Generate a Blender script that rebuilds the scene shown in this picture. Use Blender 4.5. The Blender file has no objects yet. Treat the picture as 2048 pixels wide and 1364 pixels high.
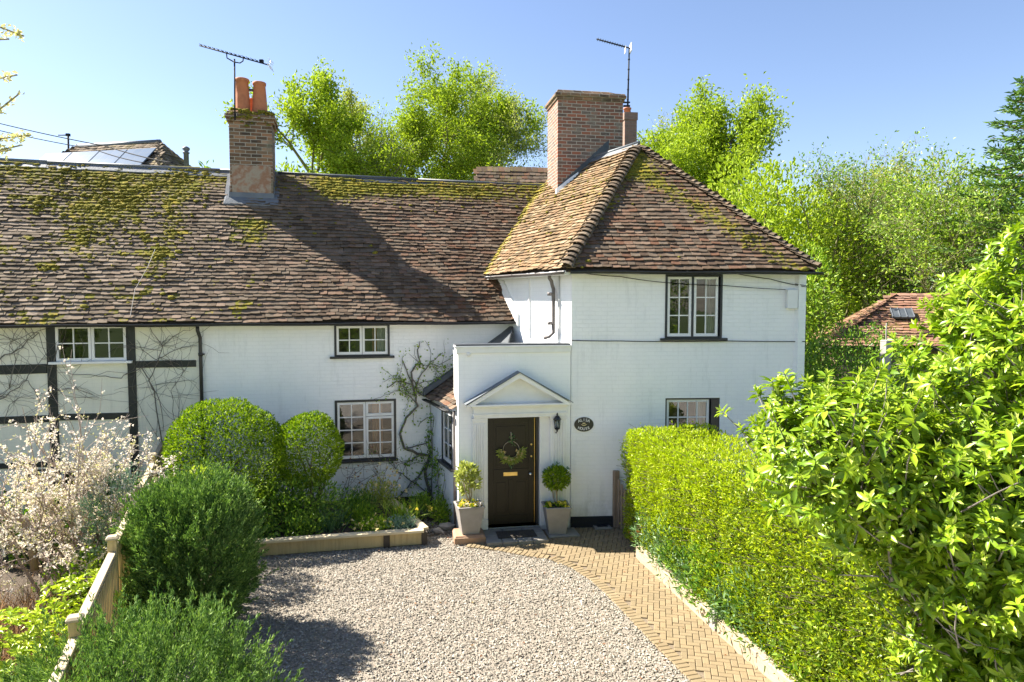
import bpy, math, random
import numpy as np
from mathutils import Vector, Matrix
rad = math.radians
R = np.random.default_rng(7)
random.seed(11)
sc = bpy.context.scene
COL = sc.collection

# ------------------------------------------------------------------ camera, sky, sun
CZ, PITCH, FPX = 4.2, rad(3.27), 1365.33
cam_d = bpy.data.cameras.new('camera'); cam = bpy.data.objects.new('camera', cam_d); COL.objects.link(cam)
cam.location = (0, 0, CZ); cam.rotation_euler = (rad(90) - PITCH, 0, 0)
cam_d.lens = 24; cam_d.sensor_width = 36; cam_d.clip_start = .05; cam_d.clip_end = 2000
sc.camera = cam
SUN_DIR = Vector((.99, -.305, -1.05)).normalized()          # the way the light travels
sun_d = bpy.data.lights.new('sun', 'SUN'); sun = bpy.data.objects.new('sun', sun_d); COL.objects.link(sun)
sun_d.energy = 5.0; sun_d.angle = rad(.55); sun_d.color = (1, .93, .82)
sun.rotation_euler = SUN_DIR.to_track_quat('-Z', 'Y').to_euler(); sun.location = (-20, 10, 25)
world = bpy.data.worlds.new('World'); sc.world = world; world.use_nodes = True
wn = world.node_tree; wn.nodes.clear()
sky = wn.nodes.new('ShaderNodeTexSky'); sky.sky_type = 'NISHITA'; sky.sun_disc = False
sky.sun_elevation = math.asin(-SUN_DIR.z)
sky.sun_rotation = math.atan2(-SUN_DIR.x, -SUN_DIR.y)
sky.air_density = 1.0; sky.dust_density = .5; sky.ozone_density = 3.2; sky.altitude = 50
bg = wn.nodes.new('ShaderNodeBackground'); bg.inputs[1].default_value = .063
wo = wn.nodes.new('ShaderNodeOutputWorld')
tint = wn.nodes.new('ShaderNodeMix'); tint.data_type = 'RGBA'; tint.blend_type = 'MULTIPLY'; tint.inputs[0].default_value = 1; tint.inputs[7].default_value = (1.04, .95, .95, 1)
wn.links.new(sky.outputs[0], tint.inputs[6]); wn.links.new(tint.outputs[2], bg.inputs[0]); wn.links.new(bg.outputs[0], wo.inputs[0])
sc.view_settings.view_transform = 'Standard'; sc.view_settings.look = 'None'
sc.view_settings.exposure = 1.92; sc.view_settings.gamma = 1
sc.cycles.max_bounces = 7; sc.cycles.diffuse_bounces = 3; sc.cycles.transparent_max_bounces = 6
sc.cycles.transmission_bounces = 4; sc.cycles.glossy_bounces = 3

# ------------------------------------------------------------------ survey: image ray -> point on a real plane
def ray(px, py):
    x = (px - 1024) / FPX; z = -(py - 682) / FPX
    c, s = math.cos(PITCH), math.sin(PITCH)
    return Vector((x, c + z * s, -s + z * c))
CAM = Vector((0, 0, CZ))
def ground(px, py, z=0.0):
    r = ray(px, py); return CAM + r * ((z - CZ) / r.z)
def far(px, py, y):
    r = ray(px, py); return CAM + r * (y / r.y)
def frame(x, y, deg, z=0.0):
    return Matrix.Translation((x, y, z)) @ Matrix.Rotation(rad(deg), 4, 'Z')
def on(F, px, py, y=0.0):
    """local (u, z) of the pixel on the plane local-y = y of frame F"""
    Fi = F.inverted(); o = Fi @ CAM; d = Fi.to_3x3() @ ray(px, py)
    t = (y - o.y) / d.y; p = o + d * t
    return p.x, p.z

# ------------------------------------------------------------------ materials
def nodes(name):
    m = bpy.data.materials.new(name); m.use_nodes = True
    t = m.node_tree; b = t.nodes['Principled BSDF']; return m, t, b
def N(t, typ, **kw):
    n = t.nodes.new(typ)
    for k, v in kw.items():
        if isinstance(k, str) and hasattr(n, k): setattr(n, k, v)
        else: n.inputs[k].default_value = v
    return n
def ramp(t, cols, fac, interp='LINEAR', pos=None):
    r = t.nodes.new('ShaderNodeValToRGB'); r.color_ramp.interpolation = interp
    e = r.color_ramp.elements
    while len(e) < len(cols): e.new(.5)
    for i, c in enumerate(cols):
        e[i].position = (pos[i] if pos else i / max(1, len(cols) - 1)); e[i].color = (*c, 1)
    if fac is not None: t.links.new(fac, r.inputs[0])
    return r.outputs[0]
def coords(t, scale=(1, 1, 1), kind='Object'):
    tc = t.nodes.new('ShaderNodeTexCoord'); mp = t.nodes.new('ShaderNodeMapping')
    mp.inputs['Scale'].default_value = scale
    t.links.new(tc.outputs[kind], mp.inputs[0]); return mp.outputs[0]
def noise(t, vec, scale, detail=4, rough=.55):
    n = t.nodes.new('ShaderNodeTexNoise'); n.inputs['Scale'].default_value = scale
    n.inputs['Detail'].default_value = detail; n.inputs['Roughness'].default_value = rough
    t.links.new(vec, n.inputs['Vector']); return n.outputs['Fac']
def mixc(t, fac, a, b, blend='MIX'):
    m = t.nodes.new('ShaderNodeMix'); m.data_type = 'RGBA'; m.blend_type = blend
    for s, v in ((0, fac), (6, a), (7, b)):
        if isinstance(v, (int, float)): m.inputs[s].default_value = v
        elif isinstance(v, tuple): m.inputs[s].default_value = (*v, 1)
        else: t.links.new(v, m.inputs[s])
    return m.outputs[2]
def mathn(t, op, a, b=None):
    m = t.nodes.new('ShaderNodeMath'); m.operation = op
    for i, v in enumerate((a, b)):
        if v is None: continue
        if isinstance(v, (int, float)): m.inputs[i].default_value = v
        else: t.links.new(v, m.inputs[i])
    return m.outputs[0]
def bump(t, b, h, strength, dist=.01, prev=None):
    n = t.nodes.new('ShaderNodeBump'); n.inputs['Strength'].default_value = strength
    n.inputs['Distance'].default_value = dist
    t.links.new(h, n.inputs['Height'])
    if prev is not None: t.links.new(prev, n.inputs['Normal'])
    if b is not None: t.links.new(n.outputs[0], b.inputs['Normal'])
    return n.outputs[0]
def island(t):
    g = t.nodes.new('ShaderNodeNewGeometry'); return g.outputs['Random Per Island']

def plain(name, cols, scale=6, rough=.6, bs=0, bd=.005, metal=0, spec=.5, stretch=(1, 1, 1), isl=False, bscale=None):
    m, t, b = nodes(name); v = coords(t, stretch)
    n = noise(t, v, scale, 6)
    f = n
    if isl: f = mathn(t, 'ADD', mathn(t, 'MULTIPLY', island(t), .75), mathn(t, 'MULTIPLY', n, .3))
    c = ramp(t, cols, f, pos=[.25 + .5 * i / max(1, len(cols) - 1) for i in range(len(cols))] if not isl else None)
    t.links.new(c, b.inputs['Base Color'])
    b.inputs['Roughness'].default_value = rough; b.inputs['Metallic'].default_value = metal
    b.inputs['Specular IOR Level'].default_value = spec
    if bs: bump(t, b, noise(t, v, bscale or scale * 4, 5), bs, bd)
    return m

def leafmat(name, cols, rough=.4, trans=.35, spec=.4, tcol=None):
    m, t, b = nodes(name)
    c = ramp(t, cols, island(t))
    t.links.new(c, b.inputs['Base Color']); b.inputs['Roughness'].default_value = rough
    b.inputs['Specular IOR Level'].default_value = spec
    tr = t.nodes.new('ShaderNodeBsdfTranslucent')
    tc = mixc(t, 1.0, c, tcol or (1.0, 1.1, .45), 'MULTIPLY')
    t.links.new(tc, tr.inputs[0])
    ms = t.nodes.new('ShaderNodeMixShader'); ms.inputs[0].default_value = trans
    t.links.new(b.outputs[0], ms.inputs[1]); t.links.new(tr.outputs[0], ms.inputs[2])
    t.links.new(ms.outputs[0], t.nodes['Material Output'].inputs[0])
    return m

def wallmat(name, col, col2, brick_w=.225, brick_h=.075, bs=.55, dirt=.6):
    """painted brickwork: the courses show only as relief"""
    m, t, b = nodes(name)
    tc = t.nodes.new('ShaderNodeTexCoord'); sx = t.nodes.new('ShaderNodeSeparateXYZ'); t.links.new(tc.outputs['Object'], sx.inputs[0])
    cx = t.nodes.new('ShaderNodeCombineXYZ'); t.links.new(mathn(t, 'ADD', sx.outputs[0], sx.outputs[1]), cx.inputs[0]); t.links.new(sx.outputs[2], cx.inputs[1])
    wob = t.nodes.new('ShaderNodeTexNoise'); wob.inputs['Scale'].default_value = 2.5; t.links.new(tc.outputs['Object'], wob.inputs['Vector'])
    vm = t.nodes.new('ShaderNodeVectorMath'); vm.operation = 'MULTIPLY_ADD'
    t.links.new(wob.outputs['Color'], vm.inputs[0]); vm.inputs[1].default_value = (.03, .03, 0); t.links.new(cx.outputs[0], vm.inputs[2])
    br = t.nodes.new('ShaderNodeTexBrick'); t.links.new(vm.outputs[0], br.inputs['Vector'])
    br.inputs['Scale'].default_value = 1; br.inputs['Brick Width'].default_value = brick_w; br.inputs['Row Height'].default_value = brick_h
    br.inputs['Mortar Size'].default_value = .006; br.inputs['Mortar Smooth'].default_value = .6
    br.inputs['Color1'].default_value = (1, 1, 1, 1); br.inputs['Color2'].default_value = (.75, .75, .75, 1); br.inputs['Mortar'].default_value = (0, 0, 0, 1)
    n1 = noise(t, tc.outputs['Object'], 1.3, 6, .65)
    c = ramp(t, [col2, col, col], n1, pos=[.25, .55, 1])
    n3 = noise(t, coords(t, (3.5, 3.5, .5)), 1.6, 6, .7)
    c = mixc(t, ramp(t, [(0, 0, 0), (dirt, dirt, dirt)], n3, pos=[.55, .8]), c, tuple(x * .72 for x in col2))
    c = mixc(t, mathn(t, 'MULTIPLY', br.outputs['Fac'], .12), c, tuple(x * .62 for x in col))
    # rain splash and green algae at the foot of the wall, in ragged patches
    zf = mathn(t, 'ADD', sx.outputs[2], mathn(t, 'MULTIPLY', mathn(t, 'SUBTRACT', noise(t, coords(t, (2, 2, 1)), 2.2, 6, .7), .5), 1.6))
    c = mixc(t, ramp(t, [(.55, .55, .55), (0, 0, 0)], zf, pos=[.05, .55]), c, (.42, .42, .34) if col[0] > .3 else tuple(x * 1.3 for x in col))
    t.links.new(c, b.inputs['Base Color']); b.inputs['Roughness'].default_value = .75
    b.inputs['Specular IOR Level'].default_value = .25
    n = bump(t, None, br.outputs['Color'], bs, .008)
    bump(t, b, noise(t, tc.outputs['Object'], 28, 6, .7), .35, .006, n)
    return m

def brickmat(name, cols, mortar, bw=.23, bh=.078, patch=None, rows_dark=.5):
    m, t, b = nodes(name)
    tc = t.nodes.new('ShaderNodeTexCoord'); sx = t.nodes.new('ShaderNodeSeparateXYZ'); t.links.new(tc.outputs['Object'], sx.inputs[0])
    cx = t.nodes.new('ShaderNodeCombineXYZ'); t.links.new(mathn(t, 'ADD', sx.outputs[0], sx.outputs[1]), cx.inputs[0]); t.links.new(sx.outputs[2], cx.inputs[1])
    wob = t.nodes.new('ShaderNodeTexNoise'); wob.inputs['Scale'].default_value = 5; t.links.new(tc.outputs['Object'], wob.inputs['Vector'])
    vm = t.nodes.new('ShaderNodeVectorMath'); vm.operation = 'MULTIPLY_ADD'
    t.links.new(wob.outputs['Color'], vm.inputs[0]); vm.inputs[1].default_value = (.02, .02, 0); t.links.new(cx.outputs[0], vm.inputs[2])
    br = t.nodes.new('ShaderNodeTexBrick'); t.links.new(vm.outputs[0], br.inputs['Vector'])
    br.inputs['Scale'].default_value = 1; br.inputs['Brick Width'].default_value = bw; br.inputs['Row Height'].default_value = bh
    br.inputs['Mortar Size'].default_value = .009; br.inputs['Mortar Smooth'].default_value = .25; br.inputs['Bias'].default_value = 0
    br.inputs['Color1'].default_value = (0, 0, 0, 1); br.inputs['Color2'].default_value = (1, 1, 1, 1); br.inputs['Mortar'].default_value = (.5, .5, .5, 1)
    sep = t.nodes.new('ShaderNodeSeparateColor'); t.links.new(br.outputs['Color'], sep.inputs[0])
    n1 = noise(t, tc.outputs['Object'], 3, 6, .7)
    f = mathn(t, 'ADD', mathn(t, 'MULTIPLY', sep.outputs[0], .7), mathn(t, 'MULTIPLY', n1, .35))
    c = ramp(t, cols, f)
    c = mixc(t, br.outputs['Fac'], c, mortar)
    n2 = noise(t, coords(t, (1.1, 1.1, 1.1)), 1.7, 7, .72)
    if patch: c = mixc(t, ramp(t, [(0, 0, 0), (.8, .8, .8)], n2, pos=[.53, .62]), c, patch)
    t.links.new(c, b.inputs['Base Color']); b.inputs['Roughness'].default_value = .9
    inv = mathn(t, 'SUBTRACT', 1, br.outputs['Fac'])
    n = bump(t, None, inv, .9, .012)
    bump(t, b, noise(t, tc.outputs['Object'], 40, 6, .7), .7, .01, n)
    return m

def tilemat(name, cols, moss=(.15, .145, .02), cols2=None, x0=0, x1=1):
    m, t, b = nodes(name)
    v = coords(t)
    f = mathn(t, 'ADD', mathn(t, 'MULTIPLY', island(t), .8), mathn(t, 'MULTIPLY', noise(t, v, .9, 4), .3))
    c = ramp(t, cols, f)
    if cols2:
        sx = t.nodes.new('ShaderNodeSeparateXYZ'); t.links.new(v, sx.inputs[0])
        mr = t.nodes.new('ShaderNodeMapRange'); mr.inputs[1].default_value = x0; mr.inputs[2].default_value = x1
        t.links.new(mathn(t, 'ADD', sx.outputs[0], mathn(t, 'MULTIPLY', mathn(t, 'SUBTRACT', noise(t, v, .8, 4), .5), 5)), mr.inputs[0])
        c = mixc(t, mr.outputs[0], c, ramp(t, cols2, f))
    n2 = noise(t, v, 22, 6, .75)
    c = mixc(t, ramp(t, [(0, 0, 0), (.55, .55, .55)], n2, pos=[.58, .72]), c, (.27, .25, .22))
    c = mixc(t, ramp(t, [(0, 0, 0), (.6, .6, .6)], noise(t, v, 9, 5, .7), pos=[.55, .68]), c, (.045, .04, .034))
    at = t.nodes.new('ShaderNodeAttribute'); at.attribute_name = 'moss'
    n3 = noise(t, v, 14, 6, .7)
    mf = mathn(t, 'ADD', at.outputs['Fac'], mathn(t, 'MULTIPLY', mathn(t, 'SUBTRACT', n3, .5), 1.6))
    mf = ramp(t, [(0, 0, 0), (1, 1, 1)], mf, pos=[.42, .62])
    mc = ramp(t, [(.07, .075, .012), moss, (.30, .22, .03)], noise(t, v, 5, 5), pos=[.3, .5, .72])
    c = mixc(t, mf, c, mc)
    t.links.new(c, b.inputs['Base Color']); b.inputs['Roughness'].default_value = .85
    b.inputs['Specular IOR Level'].default_value = .06
    bump(t, b, noise(t, v, 45, 3, .6), .25, .003)
    return m

def woodmat(name, c1, c2, axis=0, rough=.75, knots=True):
    m, t, b = nodes(name)
    s = [14, 14, 14]; s[axis] = .9
    v = coords(t, tuple(s)); n = noise(t, v, 1.2, 8, .7)
    c = ramp(t, [c1, c2, tuple(x * .8 for x in c1)], n, pos=[.3, .5, .75])
    c = mixc(t, ramp(t, [(0, 0, 0), (.6, .6, .6)], noise(t, coords(t), 2.2, 5, .7), pos=[.5, .75]), c, tuple(x * .62 for x in c2))
    if knots:
        vo = t.nodes.new('ShaderNodeTexVoronoi'); vo.inputs['Scale'].default_value = 3.1
        t.links.new(coords(t), vo.inputs['Vector'])
        c = mixc(t, ramp(t, [(1, 1, 1), (0, 0, 0)], vo.outputs['Distance'], pos=[.035, .06]), c, tuple(x * .3 for x in c1))
    t.links.new(c, b.inputs['Base Color']); b.inputs['Roughness'].default_value = rough
    bump(t, b, n, .4, .004)
    return m

M = {}
M['white_wall'] = wallmat('white_wall', (.90, .90, .88), (.83, .84, .82))
M['white_wall_smooth'] = wallmat('white_wall_smooth', (.91, .91, .89), (.86, .86, .84), bs=.15, dirt=.25)
M['cream_wall'] = wallmat('cream_wall', (.80, .79, .66), (.73, .73, .62), bs=.12)
M['white_paint'] = plain('white_paint', [(.72, .72, .70), (.82, .82, .80)], 5, .4, .12, .002)
M['black_paint'] = plain('black_paint', [(.010, .012, .016), (.022, .025, .03)], 8, .35, .2, .002)
M['black_timber'] = plain('black_timber', [(.008, .012, .010), (.03, .034, .028)], 5, .6, .5, .008, stretch=(1, 1, 1))
M['plinth'] = wallmat('plinth', (.018, .02, .024), (.03, .03, .03), bs=.9)
M['lead'] = plain('lead', [(.09, .105, .12), (.17, .185, .20)], 3, .55, .5, .01, .2)
M['slate_lead'] = plain('slate_lead', [(.035, .045, .055), (.08, .09, .10)], 4, .5, .4, .01, .1)
M['gutter_black'] = plain('gutter_black', [(.012, .012, .013), (.03, .03, .03)], 5, .4, .2, .003)
M['pipe_brown'] = plain('pipe_brown', [(.10, .085, .08), (.17, .15, .14)], 8, .5, .3, .003)
GREY_T = [(.030, .024, .018), (.085, .066, .047), (.13, .103, .075), (.19, .152, .112), (.10, .078, .056), (.26, .21, .16), (.14, .095, .06)]
RED_T = [(.024, .019, .014), (.074, .051, .036), (.112, .078, .053), (.095, .075, .056), (.165, .125, .09), (.13, .068, .042), (.22, .17, .125)]
M['tile'] = tilemat('roof_tile_clay', RED_T)
M['tile_grey'] = tilemat('roof_tile_weathered', GREY_T, cols2=RED_T, x0=-8, x1=-1.5)
M['tile_hip'] = tilemat('roof_tile_hip', [(.05, .042, .03), (.10, .08, .06), (.15, .115, .08), (.20, .16, .115), (.21, .14, .09)])
M['tile_orange'] = tilemat('roof_tile_orange', [(.14, .09, .05), (.23, .145, .08), (.18, .12, .07), (.27, .19, .11), (.10, .075, .045), (.31, .23, .145), (.20, .13, .075)], moss=(.25, .21, .04))
M['tile_red'] = tilemat('roof_tile_red', [(.16, .085, .055), (.24, .125, .085), (.20, .11, .075), (.28, .16, .11), (.12, .07, .05), (.31, .19, .14)])
M['moss'] = plain('moss', [(.065, .068, .012), (.15, .14, .02), (.28, .21, .04)], 30, .95, .8, .02, spec=.1)
M['brick_red'] = brickmat('brick_red', [(.04, .027, .022), (.17, .08, .055), (.28, .105, .06), (.11, .08, .065), (.20, .125, .09), (.34, .16, .09)], (.40, .37, .31), patch=(.21, .19, .155))
M['brick_old'] = brickmat('brick_old', [(.025, .02, .015), (.11, .068, .04), (.21, .125, .07), (.055, .04, .028), (.28, .145, .075), (.34, .28, .21)], (.34, .31, .25), patch=(.16, .145, .10))
M['brick_plain'] = brickmat('brick_plain', [(.20, .13, .095), (.26, .16, .12), (.22, .15, .12)], (.25, .19, .15))
M['render_patch'] = plain('render_patch', [(.13, .07, .045), (.28, .12, .06), (.30, .26, .20), (.25, .13, .075), (.34, .30, .24), (.26, .11, .06)], 2.4, .9, .6, .015)
M['terracotta'] = plain('terracotta', [(.30, .10, .045), (.46, .17, .075), (.38, .13, .06)], 5, .75, .3, .004)
M['wood_light'] = woodmat('wood_light', (.50, .40, .24), (.62, .52, .34), 0)
M['wood_light_y'] = woodmat('wood_light_y', (.50, .40, .24), (.62, .52, .34), 1)
M['wood_pale'] = woodmat('wood_pale', (.33, .255, .155), (.43, .35, .235), 0)
M['wood_green'] = woodmat('wood_green', (.40, .29, .13), (.52, .40, .20), 2)
M['wood_weathered'] = woodmat('wood_weathered', (.20, .14, .09), (.30, .22, .15), 2)
M['wood_grey'] = woodmat('wood_grey', (.22, .20, .18), (.33, .31, .28), 2, knots=False)
M['wood_dark'] = woodmat('wood_dark', (.035, .027, .02), (.06, .045, .032), 2, knots=False)
M['door'] = plain('door_paint', [(.012, .0095, .004), (.021, .017, .008)], 3, .38, .15, .002, spec=.3)
M['brass'] = plain('brass', [(.60, .42, .13), (.75, .55, .2)], 10, .3, metal=.9)
M['chrome'] = plain('chrome', [(.6, .6, .6), (.7, .7, .7)], 10, .2, metal=1)
M['pot_grey'] = plain('pot_grey', [(.23, .215, .20), (.31, .29, .27)], 5, .6, .25, .004)
M['soil'] = plain('soil', [(.03, .022, .014), (.07, .05, .032), (.10, .075, .05)], 9, .95, .9, .03)
M['stone_step'] = plain('stone_step', [(.17, .16, .14), (.27, .25, .22)], 5, .85, .6, .008)
M['brick_step'] = plain('brick_step', [(.30, .17, .10), (.38, .25, .16)], 7, .85, .6, .008)
M['mat_rubber'] = plain('mat_rubber', [(.03, .025, .02), (.08, .065, .05)], 40, .95, .9, .01)
M['paver'] = plain('paver', [(.145, .106, .058), (.22, .163, .088), (.178, .135, .074), (.255, .195, .112)], 12, .85, .5, .005, isl=True)
M['sand_joint'] = plain('sand_joint', [(.12, .09, .06), (.20, .16, .11)], 30, .95, .6, .01)
M['gravel_base'] = plain('gravel_base', [(.12, .10, .08), (.30, .26, .21), (.19, .16, .13)], 45, .95, 1.0, .03, bscale=60)
M['gravel'] = plain('gravel', [(.11, .093, .066), (.275, .243, .19), (.192, .168, .13), (.345, .315, .258), (.225, .198, .152), (.44, .41, .35), (.155, .13, .092)], 20, .85, .3, .003, isl=True)
M['pale_bounce'] = plain('pale_bounce', [(.50, .46, .40), (.66, .62, .55)], 45, .95, 1.0, .03, bscale=60)
M['lawn'] = plain('lawn', [(.035, .06, .01), (.07, .11, .02), (.05, .07, .02)], .7, .95, .8, .05)
M['cable'] = plain('cable', [(.01, .01, .011), (.02, .02, .02)], 5, .8, spec=.1)
M['cable_grey'] = plain('cable_grey', [(.22, .21, .19), (.30, .29, .27)], 5, .7)
M['cable_white'] = plain('cable_white', [(.55, .55, .53), (.65, .65, .63)], 5, .5)
M['antenna'] = plain('antenna', [(.012, .014, .02), (.022, .025, .032)], 5, .7, spec=.15)
M['antenna_white'] = plain('antenna_white', [(.7, .7, .7), (.8, .8, .8)], 5, .4)
M['bark'] = plain('bark', [(.07, .055, .035), (.16, .13, .09)], 8, .9, .8, .02)
M['bark_green'] = plain('bark_green', [(.13, .13, .05), (.24, .22, .11)], 8, .9, .6, .02)
M['bark_pale'] = plain('bark_pale', [(.24, .20, .14), (.38, .33, .25)], 8, .9, .5, .01)
M['bark_grey'] = plain('bark_grey', [(.16, .14, .12), (.28, .25, .22)], 8, .9, .5, .01)
M['twig_pink'] = plain('twig_pink', [(.26, .20, .17), (.42, .34, .29)], 8, .8)
M['vine'] = plain('vine', [(.09, .08, .06), (.18, .16, .13)], 8, .8)
M['curtain'] = plain('curtain', [(.38, .38, .34), (.52, .52, .48)], 3, .9)
M['curtain_brown'] = plain('curtain_brown', [(.30, .16, .08), (.40, .24, .14)], 3, .9)
M['room'] = plain('room', [(.035, .032, .028), (.06, .055, .05)], 1, .9)
M['red_pot'] = plain('red_pot', [(.30, .035, .04), (.40, .06, .06)], 4, .4)
m, t, b = nodes('window_glass')
b.inputs['Base Color'].default_value = (.02, .025, .025, 1); b.inputs['Roughness'].default_value = .03
tr = t.nodes.new('ShaderNodeBsdfTransparent'); tr.inputs[0].default_value = (.82, .86, .84, 1)
gl = t.nodes.new('ShaderNodeBsdfGlossy'); gl.inputs['Roughness'].default_value = .015; gl.inputs[0].default_value = (.9, .9, .9, 1)
fr = t.nodes.new('ShaderNodeFresnel'); fr.inputs[0].default_value = 1.5
bump_n = t.nodes.new('ShaderNodeBump'); bump_n.inputs['Strength'].default_value = .12; bump_n.inputs['Distance'].default_value = .02
t.links.new(noise(t, coords(t), 3.5, 2), bump_n.inputs['Height']); t.links.new(bump_n.outputs[0], gl.inputs['Normal'])
ms = t.nodes.new('ShaderNodeMixShader'); t.links.new(mathn(t, 'ADD', mathn(t, 'MULTIPLY', fr.outputs[0], 1.0), .05), ms.inputs[0])
t.links.new(tr.outputs[0], ms.inputs[1]); t.links.new(gl.outputs[0], ms.inputs[2]); t.links.new(ms.outputs[0], t.nodes['Material Output'].inputs[0])
M['glass'] = m
m, t, b = nodes('solar_glass')
b.inputs['Base Color'].default_value = (.03, .06, .10, 1); b.inputs['Roughness'].default_value = .12; b.inputs['Metallic'].default_value = .3
br = t.nodes.new('ShaderNodeTexBrick'); br.offset = 0; br.inputs['Scale'].default_value = 1; br.inputs['Brick Width'].default_value = .35; br.inputs['Row Height'].default_value = .35
br.inputs['Color1'].default_value = (.10, .15, .21, 1); br.inputs['Color2'].default_value = (.12, .17, .23, 1); br.inputs['Mortar'].default_value = (.15, .18, .2, 1); br.inputs['Mortar Size'].default_value = .012
t.links.new(coords(t), br.inputs['Vector']); t.links.new(br.outputs['Color'], b.inputs['Base Color'])
M['solar'] = m
M['sign_black'] = plain('sign_black', [(.010, .012, .012), (.018, .02, .02)], 5, .35)
M['sign_white'] = plain('sign_white', [(.75, .75, .72), (.8, .8, .78)], 5, .4)
# foliage
M['l_bay'] = leafmat('leaf_bay', [(.075, .145, .006), (.145, .245, .008), (.25, .36, .012), (.40, .50, .03)], .5, .3, .2)
M['l_hedge'] = leafmat('leaf_privet', [(.28, .37, .008), (.40, .50, .010), (.50, .60, .016), (.26, .28, .012)], .45, .35)
M['l_hedge_mid'] = leafmat('leaf_privet_shaded', [(.10, .17, .015), (.17, .26, .02), (.26, .36, .03), (.16, .17, .03)], .45, .3)
M['l_hedge_dark'] = leafmat('leaf_shrub_mid', [(.06, .15, .02), (.13, .25, .03), (.24, .38, .04), (.30, .40, .06)], .4, .3)
M['l_laurel'] = leafmat('leaf_laurel', [(.10, .19, .010), (.17, .29, .012), (.26, .39, .018), (.36, .48, .03)], .36, .3, .4, (1.05, 1.05, .4))
M['l_laurel_new'] = leafmat('leaf_laurel_new', [(.32, .42, .04), (.44, .54, .08), (.52, .60, .16)], .3, .35, .5)
M['l_juniper'] = leafmat('leaf_juniper', [(.06, .12, .035), (.115, .21, .055), (.19, .31, .08), (.32, .44, .13)], .55, .25, .15)
M['l_juniper_blue'] = leafmat('leaf_juniper_blue', [(.12, .22, .16), (.22, .33, .25), (.30, .40, .32)], .55, .15, .2)
M['l_yellow'] = leafmat('leaf_yellow', [(.25, .36, .02), (.42, .52, .04), (.55, .62, .08), (.30, .45, .03)], .35, .3)
M['l_lime'] = leafmat('leaf_lime', [(.20, .29, .018), (.29, .40, .025), (.41, .51, .05), (.24, .36, .022)], .6, .4, .2, (1, 1.02, .5))
M['l_lime_pale'] = leafmat('leaf_lime_pale', [(.29, .34, .06), (.39, .45, .09), (.48, .51, .15)], .6, .35, .2, (1, 1, .7))
M['l_mid'] = leafmat('leaf_mid', [(.09, .18, .012), (.17, .29, .02), (.27, .40, .03), (.38, .48, .05)], .5, .35)
M['l_pine'] = leafmat('leaf_pine', [(.05, .12, .02), (.10, .20, .035), (.18, .30, .05)], .55, .15)
M['l_border'] = leafmat('leaf_border', [(.06, .14, .05), (.12, .22, .08), (.22, .33, .14)], .45, .25)
M['l_grass_brown'] = leafmat('leaf_dry_grass', [(.26, .16, .09), (.38, .26, .16), (.30, .20, .14)], .6, .3, tcol=(1, .9, .7))
M['l_pale_bud'] = leafmat('leaf_bud', [(.55, .52, .28), (.68, .64, .36), (.50, .52, .18)], .5, .35, tcol=(1, 1, .7))
M['petal'] = leafmat('petal_blossom', [(.80, .74, .66), (.86, .83, .74), (.82, .72, .66), (.66, .66, .38)], .6, .35, tcol=(1, .95, .9))
M['petal_yellow'] = leafmat('petal_yellow', [(.80, .62, .04), (.85, .75, .15)], .5, .3, tcol=(1, 1, .5))
M['petal_cream'] = leafmat('petal_cream', [(.75, .62, .25), (.78, .70, .42), (.80, .55, .18)], .5, .3, tcol=(1, 1, .7))
M['petal_white'] = leafmat('petal_white', [(.72, .72, .66), (.8, .8, .75)], .5, .3, tcol=(1, 1, .9))
M['petal_purple'] = leafmat('petal_purple', [(.15, .12, .35), (.25, .2, .5)], .5, .3, tcol=(1, 1, 1))
M['l_red'] = leafmat('leaf_red', [(.30, .12, .05), (.42, .2, .10), (.25, .24, .06)], .5, .3, tcol=(1, .8, .5))

# ------------------------------------------------------------------ object helpers
WM = {}
def tag(o, label=None, cat=None, group=None, kind=None):
    if label: o['label'] = label
    if cat: o['category'] = cat
    if group: o['group'] = group
    if kind: o['kind'] = kind
    return o
def thing(name, label, cat, loc, group=None):
    o = bpy.data.objects.new(name, None); COL.objects.link(o); o.empty_display_size = .2
    o.location = loc; WM[o] = Matrix.Translation(loc)
    return tag(o, label, cat, group)
def link(name, me, mat, parent=None, F=None):
    o = bpy.data.objects.new(name, me); COL.objects.link(o)
    if mat is not None: me.materials.append(M[mat] if isinstance(mat, str) else mat)
    F = F if F is not None else Matrix.Identity(4)
    WM[o] = F
    o.matrix_basis = F
    if parent is not None:
        o.parent = parent; o.matrix_parent_inverse = WM[parent].inverted()
    return o
def npmesh(name, V, faces3=None, faces4=None, smooth=False, attrs=None):
    me = bpy.data.meshes.new(name)
    f3 = np.zeros((0, 3), int) if faces3 is None else np.asarray(faces3, int).reshape(-1, 3)
    f4 = np.zeros((0, 4), int) if faces4 is None else np.asarray(faces4, int).reshape(-1, 4)
    me.vertices.add(len(V)); me.vertices.foreach_set('co', np.ascontiguousarray(V, dtype=np.float32).ravel())
    loops = np.concatenate([f3.ravel(), f4.ravel()]); me.loops.add(len(loops)); me.loops.foreach_set('vertex_index', loops.astype(np.int32))
    n = len(f3) + len(f4); me.polygons.add(n)
    tot = np.concatenate([np.full(len(f3), 3), np.full(len(f4), 4)]); st = np.concatenate([[0], np.cumsum(tot)[:-1]]) if n else []
    me.polygons.foreach_set('loop_start', np.asarray(st, np.int32))
    me.polygons.foreach_set('use_smooth', np.full(n, bool(smooth)))
    me.update(calc_edges=True)
    if attrs:
        for k, v in attrs.items():
            a = me.attributes.new(k, 'FLOAT', 'POINT'); a.data.foreach_set('value', np.asarray(v, np.float32))
    me.validate()
    return me

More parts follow.
